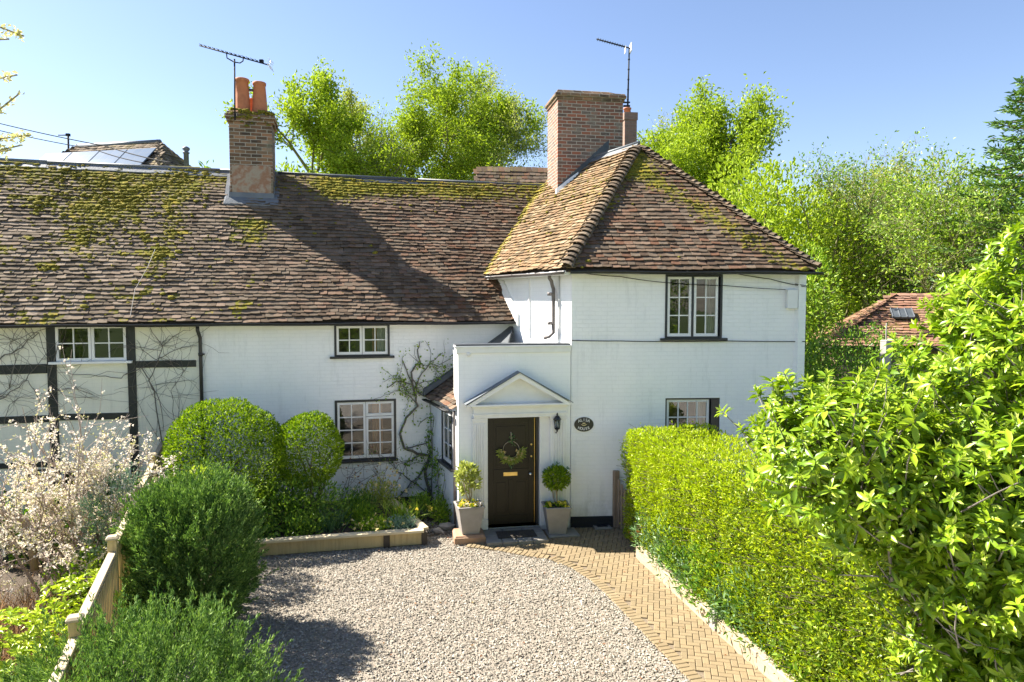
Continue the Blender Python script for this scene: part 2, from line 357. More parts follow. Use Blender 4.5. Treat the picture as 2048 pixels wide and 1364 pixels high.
class MB:
    def __init__(s): s.v = []; s.f = []; s.sm = []
    def add(s, vs, fs, smooth=False):
        o = len(s.v); s.v += [tuple(v) for v in vs]; s.f += [tuple(i + o for i in f) for f in fs]; s.sm += [smooth] * len(fs)
    def box(s, x0, x1, y0, y1, z0, z1, T=None, c=0.0):
        if c:
            vs = []
            for z, i in ((z0, 0), (z1 - c, 0), (z1, c)):
                vs += [(x0 + i, y0 + i, z), (x1 - i, y0 + i, z), (x1 - i, y1 - i, z), (x0 + i, y1 - i, z)]
            fs = [(3, 2, 1, 0), (8, 9, 10, 11)]
            for k in (0, 4):
                for j in range(4): fs.append((k + j, k + (j + 1) % 4, k + 4 + (j + 1) % 4, k + 4 + j))
        else:
            vs = [(x0, y0, z0), (x1, y0, z0), (x1, y1, z0), (x0, y1, z0), (x0, y0, z1), (x1, y0, z1), (x1, y1, z1), (x0, y1, z1)]
            fs = [(3, 2, 1, 0), (4, 5, 6, 7), (0, 1, 5, 4), (1, 2, 6, 5), (2, 3, 7, 6), (3, 0, 4, 7)]
        if T is not None: vs = [T @ Vector(v) for v in vs]
        s.add(vs, fs); return s
    def hexa(s, b, t):
        s.add(list(b) + list(t), [(3, 2, 1, 0), (4, 5, 6, 7), (0, 1, 5, 4), (1, 2, 6, 5), (2, 3, 7, 6), (3, 0, 4, 7)]); return s
    def prism(s, poly, y0, y1):
        """polygon in local x,z pushed from y0 to y1"""
        n = len(poly); vs = [(x, y0, z) for x, z in poly] + [(x, y1, z) for x, z in poly]
        fs = [tuple(range(n)), tuple(range(2 * n - 1, n - 1, -1))] + [(i, i + n, (i + 1) % n + n, (i + 1) % n) for i in range(n)]
        s.add(vs, fs); return s
    def tube(s, pts, r, n=6, cap=True):
        pts = [Vector(p) for p in pts]; k = len(pts)
        rs = r if isinstance(r, (list, tuple)) else [r] * k
        vs = []; prev = None
        for i, p in enumerate(pts):
            d = (pts[min(i + 1, k - 1)] - pts[max(i - 1, 0)])
            if d.length < 1e-9: d = Vector((0, 0, 1))
            d.normalize()
            a = prev if prev is not None else (Vector((0, 0, 1)) if abs(d.z) < .9 else Vector((1, 0, 0)))
            x = (a - d * a.dot(d))
            if x.length < 1e-6: x = d.orthogonal()
            x.normalize(); prev = x; y = d.cross(x)
            for j in range(n):
                t = 2 * math.pi * j / n; vs.append(p + (x * math.cos(t) + y * math.sin(t)) * rs[i])
        fs = []
        for i in range(k - 1):
            for j in range(n): fs.append((i * n + j, i * n + (j + 1) % n, (i + 1) * n + (j + 1) % n, (i + 1) * n + j))
        if cap: fs += [tuple(range(n - 1, -1, -1)), tuple(range((k - 1) * n, k * n))]
        s.add(vs, fs, True); return s
    def lathe(s, prof, c=(0, 0, 0), n=20):
        vs = []; k = len(prof)
        for r, z in prof:
            for j in range(n):
                t = 2 * math.pi * j / n; vs.append((c[0] + r * math.cos(t), c[1] + r * math.sin(t), c[2] + z))
        fs = [(i * n + j, i * n + (j + 1) % n, (i + 1) * n + (j + 1) % n, (i + 1) * n + j) for i in range(k - 1) for j in range(n)]
        fs += [tuple(range(n - 1, -1, -1)), tuple(range((k - 1) * n, k * n))]
        s.add(vs, fs, True); return s
    def quad(s, a, b, c, d): s.add([a, b, c, d], [(0, 1, 2, 3)]); return s
    def build(s, name, mat, parent=None, F=None, bevel=0):
        me = bpy.data.meshes.new(name); me.from_pydata(s.v, [], s.f); me.validate(); me.update()
        if len(me.polygons) == len(s.sm): me.polygons.foreach_set('use_smooth', s.sm)
        o = link(name, me, mat, parent, F)
        if bevel:
            md = o.modifiers.new('bevel', 'BEVEL'); md.width = bevel; md.segments = 2; md.limit_method = 'ANGLE'; md.angle_limit = rad(50)
        return o
# ------------------------------------------------------------------ roof tiles, walls, windows
def vnoise(x, y, seed=0):
    xi = np.floor(x).astype(int); yi = np.floor(y).astype(int); fx = x - xi; fy = y - yi
    fx = fx * fx * (3 - 2 * fx); fy = fy * fy * (3 - 2 * fy)
    def h(a, b):
        n = (a * 374761393 + b * 668265263 + seed * 1442695) & 0x7fffffff
        n = ((n ^ (n >> 13)) * 1274126177) & 0x7fffffff
        return ((n ^ (n >> 16)) & 0xffff) / 65535.0
    return (h(xi, yi) * (1 - fx) + h(xi + 1, yi) * fx) * (1 - fy) + (h(xi, yi + 1) * (1 - fx) + h(xi + 1, yi + 1) * fx) * fy
def fbm(x, y, seed=0):
    return .5 * vnoise(x, y, seed) + .3 * vnoise(x * 2.1, y * 2.1, seed + 1) + .2 * vnoise(x * 4.3, y * 4.3, seed + 2)

def span(poly, v):
    xs = []
    for i in range(len(poly)):
        (x0, y0), (x1, y1) = poly[i], poly[(i + 1) % len(poly)]
        if (y0 - v) * (y1 - v) < 0: xs.append(x0 + (x1 - x0) * (v - y0) / (y1 - y0))
    return (min(xs), max(xs)) if len(xs) >= 2 else None

def tile_roof(name, mat, parent, o, u, v, poly, moss=None, gauge=.105, width=.165, sag=.03, seed=1, keep=None, lift=.028, mossn=0, butt=False, overhang=0):
    """courses of plain clay tiles laid on the plane o + u*U + v*V inside poly; moss cushions become a child part"""
    o = np.array(o); u = np.array(Vector(u).normalized()); v = np.array(Vector(v).normalized()); n = np.cross(u, v)
    rg = np.random.default_rng(seed)
    vs = [p[1] for p in poly]; T = []
    k = 0; vv = min(vs)
    while vv < max(vs) - .02:
        s = span(poly, vv + .03)
        if s:
            off = (k % 2) * width * .5 + rg.uniform(-.02, .02)
            x = s[0] - overhang + off * .0
            xs = np.arange(s[0] - off, s[1] + width * .4, width)
            for a in xs:
                if a + width * .5 < s[0] - (0 if butt else .02) or a + width * .5 > s[1] + (0 if butt else .02): continue
                T.append((a + width * .5, vv))
        vv += gauge; k += 1
    T = np.array(T); n_t = len(T)
    row = T[:, 1]
    U = T[:, 0] + rg.normal(0, .004, n_t)
    wob = .02 * np.sin(U * 1.7 + row * 5.1 + seed) + .026 * (vnoise(U * 1.9, row * 30, seed) - .5) * 2
    Vv = row + wob + rg.normal(0, .0055, n_t)
    sag = sag if gauge < .15 else 0
    rise = sag * (fbm(U * .55, row * .55, seed + 5) - .5) * 2 + .012 * (vnoise(U * 1.4, row * 2.4, seed + 9) - .5) * 2
    rot = rg.normal(0, .02, n_t); L = gauge * 1.75; W = width * (.975 + rg.uniform(0, .035, n_t))
    lf = lift + .005 * (vnoise(U * 2.6, row * 41, seed + 2) - .5) * 2 + rg.normal(0, .003, n_t) + (rg.random(n_t) < .04) * rg.uniform(0, .014, n_t)
    tk = .014 + rg.uniform(0, .005, n_t); tw = rg.normal(0, .003, n_t); cam_ = rg.uniform(.0, .003, n_t)
    if keep is not None:
        P = o + U[:, None] * u + Vv[:, None] * v + rise[:, None] * n; m = keep(P)
        U, Vv, rise, rot, W, lf, tk, tw, cam_ = [a[m] for a in (U, Vv, rise, rot, W, lf, tk, tw, cam_)]; n_t = len(U)
    tmpl = []
    for sx, y, z in ((-.5, 0, 't'), (0, 0, 'c'), (.5, 0, 't'), (-.5, 0, 'b'), (0, 0, 'd'), (.5, 0, 'b'), (-.5, 1, 'h'), (0, 1, 'i'), (.5, 1, 'h')):
        lx = sx * W * (1 + (rg.uniform(-.03, .03, n_t))); ly = y * L + (1 - y) * rg.normal(0, .003, n_t) + (.008 * abs(sx) * 2 * (1 - y))
        lz = {'t': lf + tk, 'c': lf + tk + cam_, 'b': lf, 'd': lf + cam_, 'h': .004 + 0 * lf, 'i': .004 + cam_}[z] + tw * sx * 2
        px = U + lx * np.cos(rot) - ly * np.sin(rot); py = Vv + lx * np.sin(rot) + ly * np.cos(rot)
        tmpl.append(o + px[:, None] * u + py[:, None] * v + (lz + rise)[:, None] * n)
    V = np.stack(tmpl, 1).reshape(-1, 3); b = (np.arange(n_t) * 9)[:, None]
    f4 = np.concatenate([b + np.array([q]) for q in ([0, 1, 7, 6], [1, 2, 8, 7], [3, 4, 1, 0], [4, 5, 2, 1])])
    f3 = np.concatenate([b + np.array([q]) for q in ([3, 0, 6], [5, 8, 2])])
    mv = moss(U, Vv) if moss else np.zeros(n_t)
    att = np.repeat(np.clip(mv, 0, 1), 9)
    me = npmesh(name, V, f3, f4, attrs={'moss': att})
    ob = link(name, me, mat, parent)
    # boarding under the tiles
    d = MB(); ring = [o + p[0] * u + p[1] * v for p in poly]
    if moss and mossn:
        cu = rg.uniform(U.min(), U.max(), mossn * 6); cv = rg.uniform(Vv.min(), Vv.max(), mossn * 6)
        pr = np.clip(moss(cu, cv), 0, 1) ** 2.2; mk = rg.random(len(cu)) < pr
        cu, cv = cu[mk][:mossn], cv[mk][:mossn]; inside = np.array([(lambda s: s is not None and s[0] < a < s[1])(span(poly, b_ + 1e-4)) for a, b_ in zip(cu, cv)], bool)
        cu, cv = cu[inside], cv[inside]
        cv = min(vs) + np.round((cv - min(vs)) / gauge) * gauge + rg.normal(.0, .018, len(cv))
        P = o + cu[:, None] * u + cv[:, None] * v + (lift + .012 + sag * (fbm(cu * .55, cv * .55, seed + 5) - .5) * 2)[:, None] * n
        if keep is not None: P = P[keep(P)]
        blobs('moss_cushion', P, rg.uniform(.014, .042, len(P)) * (1 + (rg.random(len(P)) < .07) * .7), u, v, n, 'moss', ob, rg)
    return ob, ring

ICO_V = None
def ico():
    global ICO_V
    if ICO_V is None:
        import bmesh
        bm = bmesh.new(); bmesh.ops.create_icosphere(bm, subdivisions=1, radius=1)
        ICO_V = (np.array([v.co[:] for v in bm.verts]), np.array([[v.index for v in f.verts] for f in bm.faces])); bm.free()
    return ICO_V
def blobs(name, P, r, u, v, n, mat, parent, rg, flat=.55, stretch=1.5, smooth=True, jit=.22, kind=None, F=None):
    iv, fi = ico(); k = len(P)
    if k == 0: return None
    s = (iv[None] * (1 + rg.normal(0, jit, (k, len(iv)))[:, :, None]))
    st = 1 + rg.random(k) * (stretch - 1)
    V = P[:, None, :] + s[:, :, 0:1] * (r * st)[:, None, None] * u + s[:, :, 1:2] * r[:, None, None] * v * .8 + s[:, :, 2:3] * (r * flat)[:, None, None] * n
    f = (np.arange(k) * len(iv))[:, None, None] + fi[None]
    me = npmesh(name, V.reshape(-1, 3), f.reshape(-1, 3), smooth=smooth)
    o = link(name, me, mat, parent, F)
    if kind or name == 'moss_cushion': o['kind'] = kind or 'stuff'
    return o

def wall(name, mat, parent, F, u0, u1, z0, z1, holes=(), th=.22, y0=0.0, reveal=True):
    """wall panel in the frame's x,z with real openings"""
    us = sorted({u0, u1, *[h[0] for h in holes], *[h[1] for h in holes]}); zs = sorted({z0, z1, *[h[2] for h in holes], *[h[3] for h in holes]})
    m = MB()
    def solid(a, b):
        cu, cz = (us[a] + us[a + 1]) / 2, (zs[b] + zs[b + 1]) / 2
        return not any(h[0] < cu < h[1] and h[2] < cz < h[3] for h in holes)
    for y in (y0, y0 + th):
        for a in range(len(us) - 1):
            for b in range(len(zs) - 1):
                if solid(a, b):
                    q = [(us[a], y, zs[b]), (us[a + 1], y, zs[b]), (us[a + 1], y, zs[b + 1]), (us[a], y, zs[b + 1])]
                    m.add(q if y == y0 else q[::-1], [(0, 1, 2, 3)])
    for (a, b, c, d) in list(holes) + [(u0, u1, z0, z1)]:
        m.quad((a, y0, c), (b, y0, c), (b, y0 + th, c), (a, y0 + th, c)); m.quad((a, y0, d), (b, y0, d), (b, y0 + th, d), (a, y0 + th, d))
        m.quad((a, y0, c), (a, y0, d), (a, y0 + th, d), (a, y0 + th, c)); m.quad((b, y0, c), (b, y0, d), (b, y0 + th, d), (b, y0 + th, c))
    return m.build(name, mat, parent, F)

def casement(m, x0, x1, z0, z1, y, cols, rows, fw=.045, mw=.02, d=.045):
    m.box(x0, x1, y, y + d, z0, z0 + fw * 1.2); m.box(x0, x1, y, y + d, z1 - fw, z1)
    m.box(x0, x0 + fw, y, y + d, z0 + fw * 1.2, z1 - fw); m.box(x1 - fw, x1, y, y + d, z0 + fw * 1.2, z1 - fw)
    a0, a1, b0, b1 = x0 + fw, x1 - fw, z0 + fw * 1.2, z1 - fw
    for i in range(1, cols):
        c = a0 + (a1 - a0) * i / cols; m.box(c - mw / 2, c + mw / 2, y + .008, y + d - .008, b0, b1)
    for j in range(1, rows):
        c = b0 + (b1 - b0) * j / rows; m.box(a0, a1, y + .0095, y + d - .0095, c - mw / 2, c + mw / 2)
    return (a0, a1, b0, b1)

def window(parent, F, x0, x1, z0, z1, lights, y=0.0, surround='black_paint', sw=.04, depth=.05, sill=None, sillmat='black_paint', curtains=(), frame_mat='white_paint', room=.7, label=None):
    """lights: (fraction x0, x1, fraction z0, z1, cols, rows); x0..z1 is the outer opening"""
    s = MB()
    if sw:
        s.box(x0, x1, y - .012, y + .06, z1 - sw, z1); s.box(x0, x0 + sw, y - .012, y + .06, z0, z1 - sw); s.box(x1 - sw, x1, y - .012, y + .06, z0, z1 - sw)
        s.box(x0 + sw, x1 - sw, y - .012, y + .06, z0, z0 + sw * .7)
        w = s.build('window', surround, parent, F)
    else:
        s.box(x0, x1, y + .055, y + .062, z1 - .01, z1); w = s.build('window', frame_mat, parent, F)
    if label: w['label'] = label
    ix0, ix1, iz0, iz1 = x0 + sw, x1 - sw, z0 + sw * .7, z1 - sw
    f = MB(); g = MB(); W_, H_ = ix1 - ix0, iz1 - iz0
    for (a, b, c, d, cols, rows) in lights:
        r = casement(f, ix0 + W_ * a + .004, ix0 + W_ * b - .004, iz0 + H_ * c + .003, iz0 + H_ * d - .003, y + depth - .045, cols, rows)
        gy = y + depth - .022
        g.quad((r[0], gy, r[2]), (r[1], gy, r[2]), (r[1], gy, r[3]), (r[0], gy, r[3]))
    f.build('frame', frame_mat, w, F); g.build('pane', 'glass', w, F)
    rm = MB(); yb = y + room
    ry = y + .08
    rm.quad((x0 - .25, yb, z0 - .3), (x1 + .25, yb, z0 - .3), (x1 + .25, yb, z1 + .1), (x0 - .25, yb, z1 + .1))
    rm.quad((x0 - .25, ry, z0 - .3), (x0 - .25, yb, z0 - .3), (x0 - .25, yb, z1 + .1), (x0 - .25, ry, z1 + .1))
    rm.quad((x1 + .25, ry, z0 - .3), (x1 + .25, yb, z0 - .3), (x1 + .25, yb, z1 + .1), (x1 + .25, ry, z1 + .1))
    rm.quad((x0 - .25, ry, z0 - .3), (x1 + .25, ry, z0 - .3), (x1 + .25, yb, z0 - .3), (x0 - .25, yb, z0 - .3))
    rm.quad((x0 - .25, ry, z1 + .1), (x1 + .25, ry, z1 + .1), (x1 + .25, yb, z1 + .1), (x0 - .25, yb, z1 + .1))
    rm.build('room_lining', 'room', w, F)
    for (a, b, mt) in curtains:
        n = 24; vs = []
        for i in range(n + 1):
            t = i / n; xx = ix0 + W_ * (a + (b - a) * t); yy = y + .16 + .018 * math.sin(t * (b - a) * W_ * 90)
            vs += [(xx, yy, iz0 - .05), (xx, yy, iz1 + .05)]
        c = MB(); c.add(vs, [(2 * i, 2 * i + 2, 2 * i + 3, 2 * i + 1) for i in range(n)], True); c.build('curtain', mt, w, F)
    if sill:
        q = MB(); q.box(x0 - sill, x1 + sill, y - .07, y + .03, z0 - .045, z0, c=.006); q.build('sill', sillmat, w, F)
    return w

# ------------------------------------------------------------------ the cottages
WING = frame(-6.03, 13.088, 13.3)        # face of the long low wing; x runs to the right, y into the house
BLK = frame(1.09, 12.47, 4.0)            # face of the tall right-hand block
POR = frame(-.96, 12.10, 9.7)            # face of the porch
BACK = Vector((-.49, .872, 0)).normalized()
def wl(F, x, y, z): return F @ Vector((x, y, z))

cot = thing('white_cottage', 'white painted brick cottage with mossy clay tile roofs, tall hipped right-hand block and pedimented porch', 'cottage', (0, 13.2, 0))
tim = thing('timber_framed_cottage', 'cream cottage end with black timber framing and bare climbers, left of the white cottage', 'cottage', (-8.2, 12.6, 0))

# openings on the wing
def rect(F, x0, y0, x1, y1, yy=0.0):
    a = on(F, x0, y0, yy); b = on(F, x1, y1, yy); c = on(F, x0, y1, yy); d = on(F, x1, y0, yy)
    return min(a[0], c[0]), max(b[0], d[0]), (c[1] + b[1]) / 2, (a[1] + d[1]) / 2
W2 = rect(WING, 669, 640, 779, 712); W3 = rect(WING, 671, 799, 792, 919); W1 = rect(WING, 113, 646, 252, 722)
EAVE_W = 3.80
W2 = (W2[0], W2[1], W2[2], EAVE_W - .04); W1 = (W1[0], W1[1], W1[2], EAVE_W - .04)
WLR = rect(WING, 60, 935, 240, 1060)
wall('wall', 'white_wall', cot, WING, 0, 6.6, .16, EAVE_W + .02, [W2, W3])
wall('plinth', 'plinth', cot, WING, 0, 6.6, -.1, .16, y0=-.02, th=.24)
wall('wall', 'cream_wall', tim, WING, -7.5, 0, 0, EAVE_W + .02, [W1, WLR])
window(cot, WING, *W2, [(0, .5, 0, 1, 2, 2), (.5, 1, 0, 1, 2, 2)], y=-.005, sill=.09, curtains=[(.80, 1.0, 'curtain'), (.70, .79, 'curtain_brown')], depth=.05)
window(cot, WING, *W3, [(0, .5, 0, 1, 2, 4), (.5, 1, .74, 1, 2, 1), (.5, 1, 0, .735, 2, 3)], y=-.005, sill=.03, sw=.045, curtains=[(.62, .80, 'curtain_brown')])
window(tim, WING, *W1, [(0, .5, 0, 1, 2, 2), (.5, 1, 0, 1, 2, 2)], y=-.03, sw=.0, sill=.1, sillmat='white_paint', depth=.05)
window(tim, WING, *WLR, [(0, .34, 0, 1, 2, 3), (.34, .67, 0, 1, 2, 3), (.67, 1, 0, 1, 2, 3)], y=.0, sw=.03, sill=.06)
# black timbers of the framed wall
def timber(x0, x1, z0, z1, name):
    m = MB(); j = lambda s=.012: random.uniform(-s, s)
    m.hexa([(x0 + j(), -.028, z0), (x1 + j(), -.028, z0), (x1, .02, z0), (x0, .02, z0)], [(x0 + j(), -.028, z1), (x1 + j(), -.028, z1), (x1, .02, z1), (x0, .02, z1)])
    m.build(name, 'black_timber', tim, WING, bevel=.006)
def tx(px, py): return on(WING, px, py)[0]
pA0, pA1 = tx(93, 700), tx(112, 700); pB0, pB1 = tx(255, 700), tx(271, 700)
timber(pA0, pA1, .1, EAVE_W - .02, 'post'); timber(pB0, pB1, .1, EAVE_W - .02, 'post'); timber(pA0 - 1.75, pA0 - 1.57, .1, EAVE_W - .02, 'post')
def rail(px0, py0, px1, py1, h, x0=None, x1=None):
    a = on(WING, px0, py0); b = on(WING, px1, py1); x0 = a[0] if x0 is None else x0; x1 = b[0] if x1 is None else x1
    m = MB(); z0, z1 = a[1], b[1]
    m.hexa([(x0, -.024, z0 - h), (x1, -.024, z1 - h), (x1, .02, z1 - h), (x0, .02, z0 - h)], [(x0, -.024, z0), (x1, -.024, z1), (x1, .02, z1), (x0, .02, z0)])
    m.build('rail', 'black_timber', tim, WING, bevel=.006)
rail(0, 731, 92, 728, .17, x0=pA0 - 1.57, x1=pA0 - .003); rail(272, 722, 392, 720, .13, x0=pB1 + .003)
rail(0, 834, 100, 830, .13, x0=pA0 - 1.57, x1=pA0 - .003); rail(115, 828, 256, 825, .12, x0=pA1 + .003, x1=pB0 - .003)
rail(0, 926, 100, 922, .10, x0=-6.9, x1=pA0 - .003)
# wing downpipe between the two cottages
def pipe(name, mat, parent, F, pts, r, brackets=(), n=10):
    m = MB(); m.tube(pts, r, n)
    for z in brackets:
        x, y = pts[-2][0], pts[-2][1]
        m.tube([(x, y, z - .03), (x, y, z + .03)], r * 1.25, n); m.box(x + r * .9, x + r * 2.0, y - .01, y + r * 1.4, z - .015, z + .015)
    return m.build(name, mat, parent, F)
pipe('downpipe', 'gutter_black', cot, WING, [(.03, -.17, EAVE_W - .06), (.03, -.16, EAVE_W - .14), (.05, -.06, EAVE_W - .28), (.05, -.055, EAVE_W - .4), (.05, -.055, .02)], .034, (3.2, 2.2, 1.2))
def gutter(parent, F, x0, x1, y, z, mat='gutter_black', r=.055, wob=.006, brk=.9):
    n = max(2, int(abs(x1 - x0) / .5)); m = MB(); vs = []; k = 8
    for i in range(n + 1):
        x = x0 + (x1 - x0) * i / n; dz = wob * math.sin(x * 2.3)
        for rr in (r, r - .006):
            for j in range(k + 1):
                a = math.pi + math.pi * j / k; vs.append((x, y + rr * math.cos(a), z + dz + rr * math.sin(a)))
    q = 2 * (k + 1); fs = []
    for i in range(n):
        for j in range(k):
            fs.append((i * q + j, i * q + j + 1, (i + 1) * q + j + 1, (i + 1) * q + j)); fs.append((i * q + k + 1 + j, (i + 1) * q + k + 1 + j, (i + 1) * q + k + 2 + j, i * q + k + 2 + j))
        fs.append((i * q, (i + 1) * q, (i + 1) * q + k + 1, i * q + k + 1)); fs.append((i * q + k, i * q + 2 * k + 1, (i + 1) * q + 2 * k + 1, (i + 1) * q + k))
    fs += [tuple(range(k + 1)), tuple(n * q + j for j in range(k + 1))]
    m.add(vs, fs, True)
    x = x0 + .3
    while x < x1:
        m.box(x, x + .03, y - r - .004, y + r + .05, z - .01, z + .008); x += brk
    return m.build('gutter', mat, parent, F)
gutter(cot, WING, 0.0, 6.24, -.30, EAVE_W - .005); gutter(tim, WING, -7.5, -.004, -.30, EAVE_W - .005)

# wing roof
SLW = rad(47.7)
uW = Vector((math.cos(rad(13.3)), math.sin(rad(13.3)), 0)); bW = Vector((-math.sin(rad(13.3)), math.cos(rad(13.3)), 0))
def slopev(b, a): return b * math.cos(a) + Vector((0, 0, math.sin(a)))
vW = slopev(bW, SLW); oW = wl(WING, 0, -.27, EAVE_W + .0)
LEN_W = 3.02 / math.cos(SLW)
def ridge_v(u): return LEN_W + .09 - .035 * (u + 3) / 3
def moss_w(U, V):
    t = V / LEN_W; m = .10 + .5 * np.clip((t - .72) / .28, 0, 1) * (.35 + fbm(U * .8, V * 0 + 3, 3)) + .30 * (fbm(U * 1.1, V * 1.6, 21) - .42)
    for cu, cv, su, sv, a in ((-2.4, .62, .8, .3, .42), (-1.7, .78, .5, .16, .4), (-.75, .6, .35, .33, .42), (-.9, .35, .2, .12, .2), (.75, .62, .6, .05, .55), (.9, .52, .28, .07, .45), (3.0, .93, 1.0, .05, .6), (2.6, .84, .5, .06, .4), (5.5, .9, 1.6, .06, .3), (-3.5, .15, .3, .2, .25), (-2.2, .1, .6, .06, .2)):
        m = m + a * np.exp(-((U - cu) / su) ** 2 - ((t - cv) / sv) ** 2)
    m = m + .35 * (vnoise(U * 4.2, V * 5, 77) > .80) * (U < 1.0)
    return m - .12 * (U > 3.5) * (t < .75)
polyL = [(-7.425, 0), (-.0, 0), (-.0, ridge_v(0)), (-7.425, ridge_v(-7.425))]
polyR = [(0.0, 0), (6.26, 0), (6.26, .25), (8.0, 1.3), (8.0, ridge_v(8)), (0.0, ridge_v(0))]
def sheet(name, mat, parent, pts, n, t=.03, off=0.0):
    """a thin solid slab under pts (an ordered ring), offset along n"""
    n = Vector(n).normalized(); a = [Vector(p) + n * (off - t) for p in pts]; b = [Vector(p) + n * off for p in pts]; k = len(pts)
    m = MB(); m.add(a + b, [tuple(range(k - 1, -1, -1)), tuple(range(k, 2 * k))] + [(i, (i + 1) % k, (i + 1) % k + k, i + k) for i in range(k)]); return m.build(name, mat, parent)
nW = uW.cross(vW)
r1, ring = tile_roof('roof', 'tile_grey', tim, oW, uW, vW, polyL, moss_w, seed=3, mossn=3000, sag=.045, butt=True); sheet('roof_boarding', 'wood_dark', r1, ring, nW, off=-.035)
r2, ring = tile_roof('roof', 'tile_grey', cot, oW, uW, vW, polyR, moss_w, seed=3, mossn=1200, sag=.045, butt=True); sheet('roof_boarding', 'wood_dark', r2, ring, nW, off=-.035)
# far slope of the wing and its end walls, so the roof is a solid thing from the side too
for par, a, b, rf in ((tim, -7.5, 0, r1), (cot, 0.003, 6.4, r2)):
    ra = oW + uW * a + vW * ridge_v(a); rb = oW + uW * b + vW * ridge_v(b)
    ea = ra + bW * 3.0 - Vector((0, 0, ra.z - EAVE_W)); eb = rb + bW * 3.0 - Vector((0, 0, rb.z - EAVE_W))
    sheet('rear_slope', 'tile_grey', rf, [ra, rb, eb, ea], Vector((0, 1, 1)), off=-.02)
    g = MB(); k = 6.0
    g.quad(wl(WING, a, 5.6, 0), wl(WING, b, 5.6, 0), wl(WING, b, 5.6, EAVE_W), wl(WING, a, 5.6, EAVE_W)); g.build('rear_wall', 'white_wall', par)
# gable end at the far left
g = MB(); g.prism([(0, 0), (5.6, 0), (5.6, EAVE_W), (2.8, 7.15), (0, EAVE_W)], 0, .2); g.build('gable_wall', 'cream_wall', tim, WING @ Matrix.Translation((-7.5, 0, 0)) @ Matrix.Rotation(rad(90), 4, 'Z'))
# ridge cappings: lead rolls, in lengths
def ridge_cap(parent, pts, w, mat, b, name='ridge_capping', drop=.55, seg=.62):
    m = MB(); 
    for i in range(len(pts) - 1):
        a, c = Vector(pts[i]), Vector(pts[i + 1]); d = c - a; n = max(1, int(d.length / seg))
        for k in range(n):
            p = a + d * (k / n); q = a + d * ((k + 1) / n) + d.normalized() * .012; h = .006 * (k % 2)
            for sgn in (-1, 1):
                o1 = b * sgn * w * .5; dn = Vector((0, 0, -w * drop))
                s1 = [p + Vector((0, 0, .05 + h)), q + Vector((0, 0, .05 + h)), q + o1 * 2 + dn + Vector((0, 0, .04 + h)), p + o1 * 2 + dn + Vector((0, 0, .04 + h))]
                m.add(s1, [(0, 1, 2, 3) if sgn > 0 else (3, 2, 1, 0)])
                s2 = [v - Vector((0, 0, .018)) for v in s1]; m.add(s2, [(3, 2, 1, 0)]); m.quad(s1[2], s1[3], s2[3], s2[2])
        m.tube([a + Vector((0, 0, .05)), c + Vector((0, 0, .05))], .035, 8)
    return m.build(name, mat, parent)
rp = lambda u: tuple(oW + uW * u + vW * ridge_v(u))
ridge_cap(r1, [rp(-7.5), rp(-3.5), rp(-.003)], .14, 'lead', bW, drop=1.0); ridge_cap(r2, [rp(0.003), rp(1.25)], .14, 'lead', bW, drop=1.0)
ridge_cap(r2, [rp(1.26), rp(4.5), rp(7.9)], .11, 'slate_lead', bW, drop=1.0)

# left chimney on the wing ridge
CH1 = WING @ Matrix.Translation((.31, 2.12, 0)) @ Matrix.Rotation(rad(1.0), 4, 'Z')
ch = MB(); ch.box(.0, .90, 0, .72, 6.2, 8.16); ch1 = ch.build('chimney', 'brick_old', cot, CH1, bevel=.012)
q = MB(); q.box(-.045, .945, -.045, .765, 8.16, 8.235); q.box(-.075, .975, -.075, .795, 8.235, 8.32); q.box(-.03, .93, -.03, .75, 8.32, 8.40, c=.03); q.build('chimney_cap', 'brick_old', ch1, CH1, bevel=.012)
rg = np.random.default_rng(5)
P = np.stack([rg.uniform(.05, .9, 90), rg.uniform(-.08, -.03, 90), 8.42 - np.abs(rg.normal(0, .13, 90))], 1); P = np.concatenate([P, np.stack([rg.uniform(.0, .9, 50), rg.uniform(0, .7, 50), np.full(50, 8.40)], 1)])
blobs('moss_cushion', P, rg.uniform(.02, .05, len(P)), np.array([1, 0, 0]), np.array([0, .5, 0]), np.array([0, 0, 1.0]), 'moss', ch1, rg, F=CH1, flat=.7)
q = MB(); q.box(.04, .86, -.006, .0, 6.62, 7.22, c=.0); q.build('render_patch', 'render_patch', ch1, CH1, bevel=.003)
def pot(x, y, z, h, r0, r1, par, F):
    m = MB(); m.lathe([(r0 * 1.03, 0), (r0, .04), ((r0 + r1) / 2, h * .55), (r1, h - .07), (r1 * 1.12, h - .06), (r1 * 1.13, h - .01), (r1 * 1.05, h), (r1 * .86, h), (r1 * .8, h - .25)], (x, y, z), 24); m.build('chimney_pot', 'terracotta', par, F)
pot(.26, .30, 8.38, .80, .165, .135, ch1, CH1); pot(.62, .34, 8.38, .76, .17, .13, ch1, CH1); pot(.43, .60, 8.38, .46, .09, .075, ch1, CH1)
q = MB(); q.box(.39, .50, .27, .33, 8.93, 8.97); q.build('strap', 'black_paint', ch1, CH1)
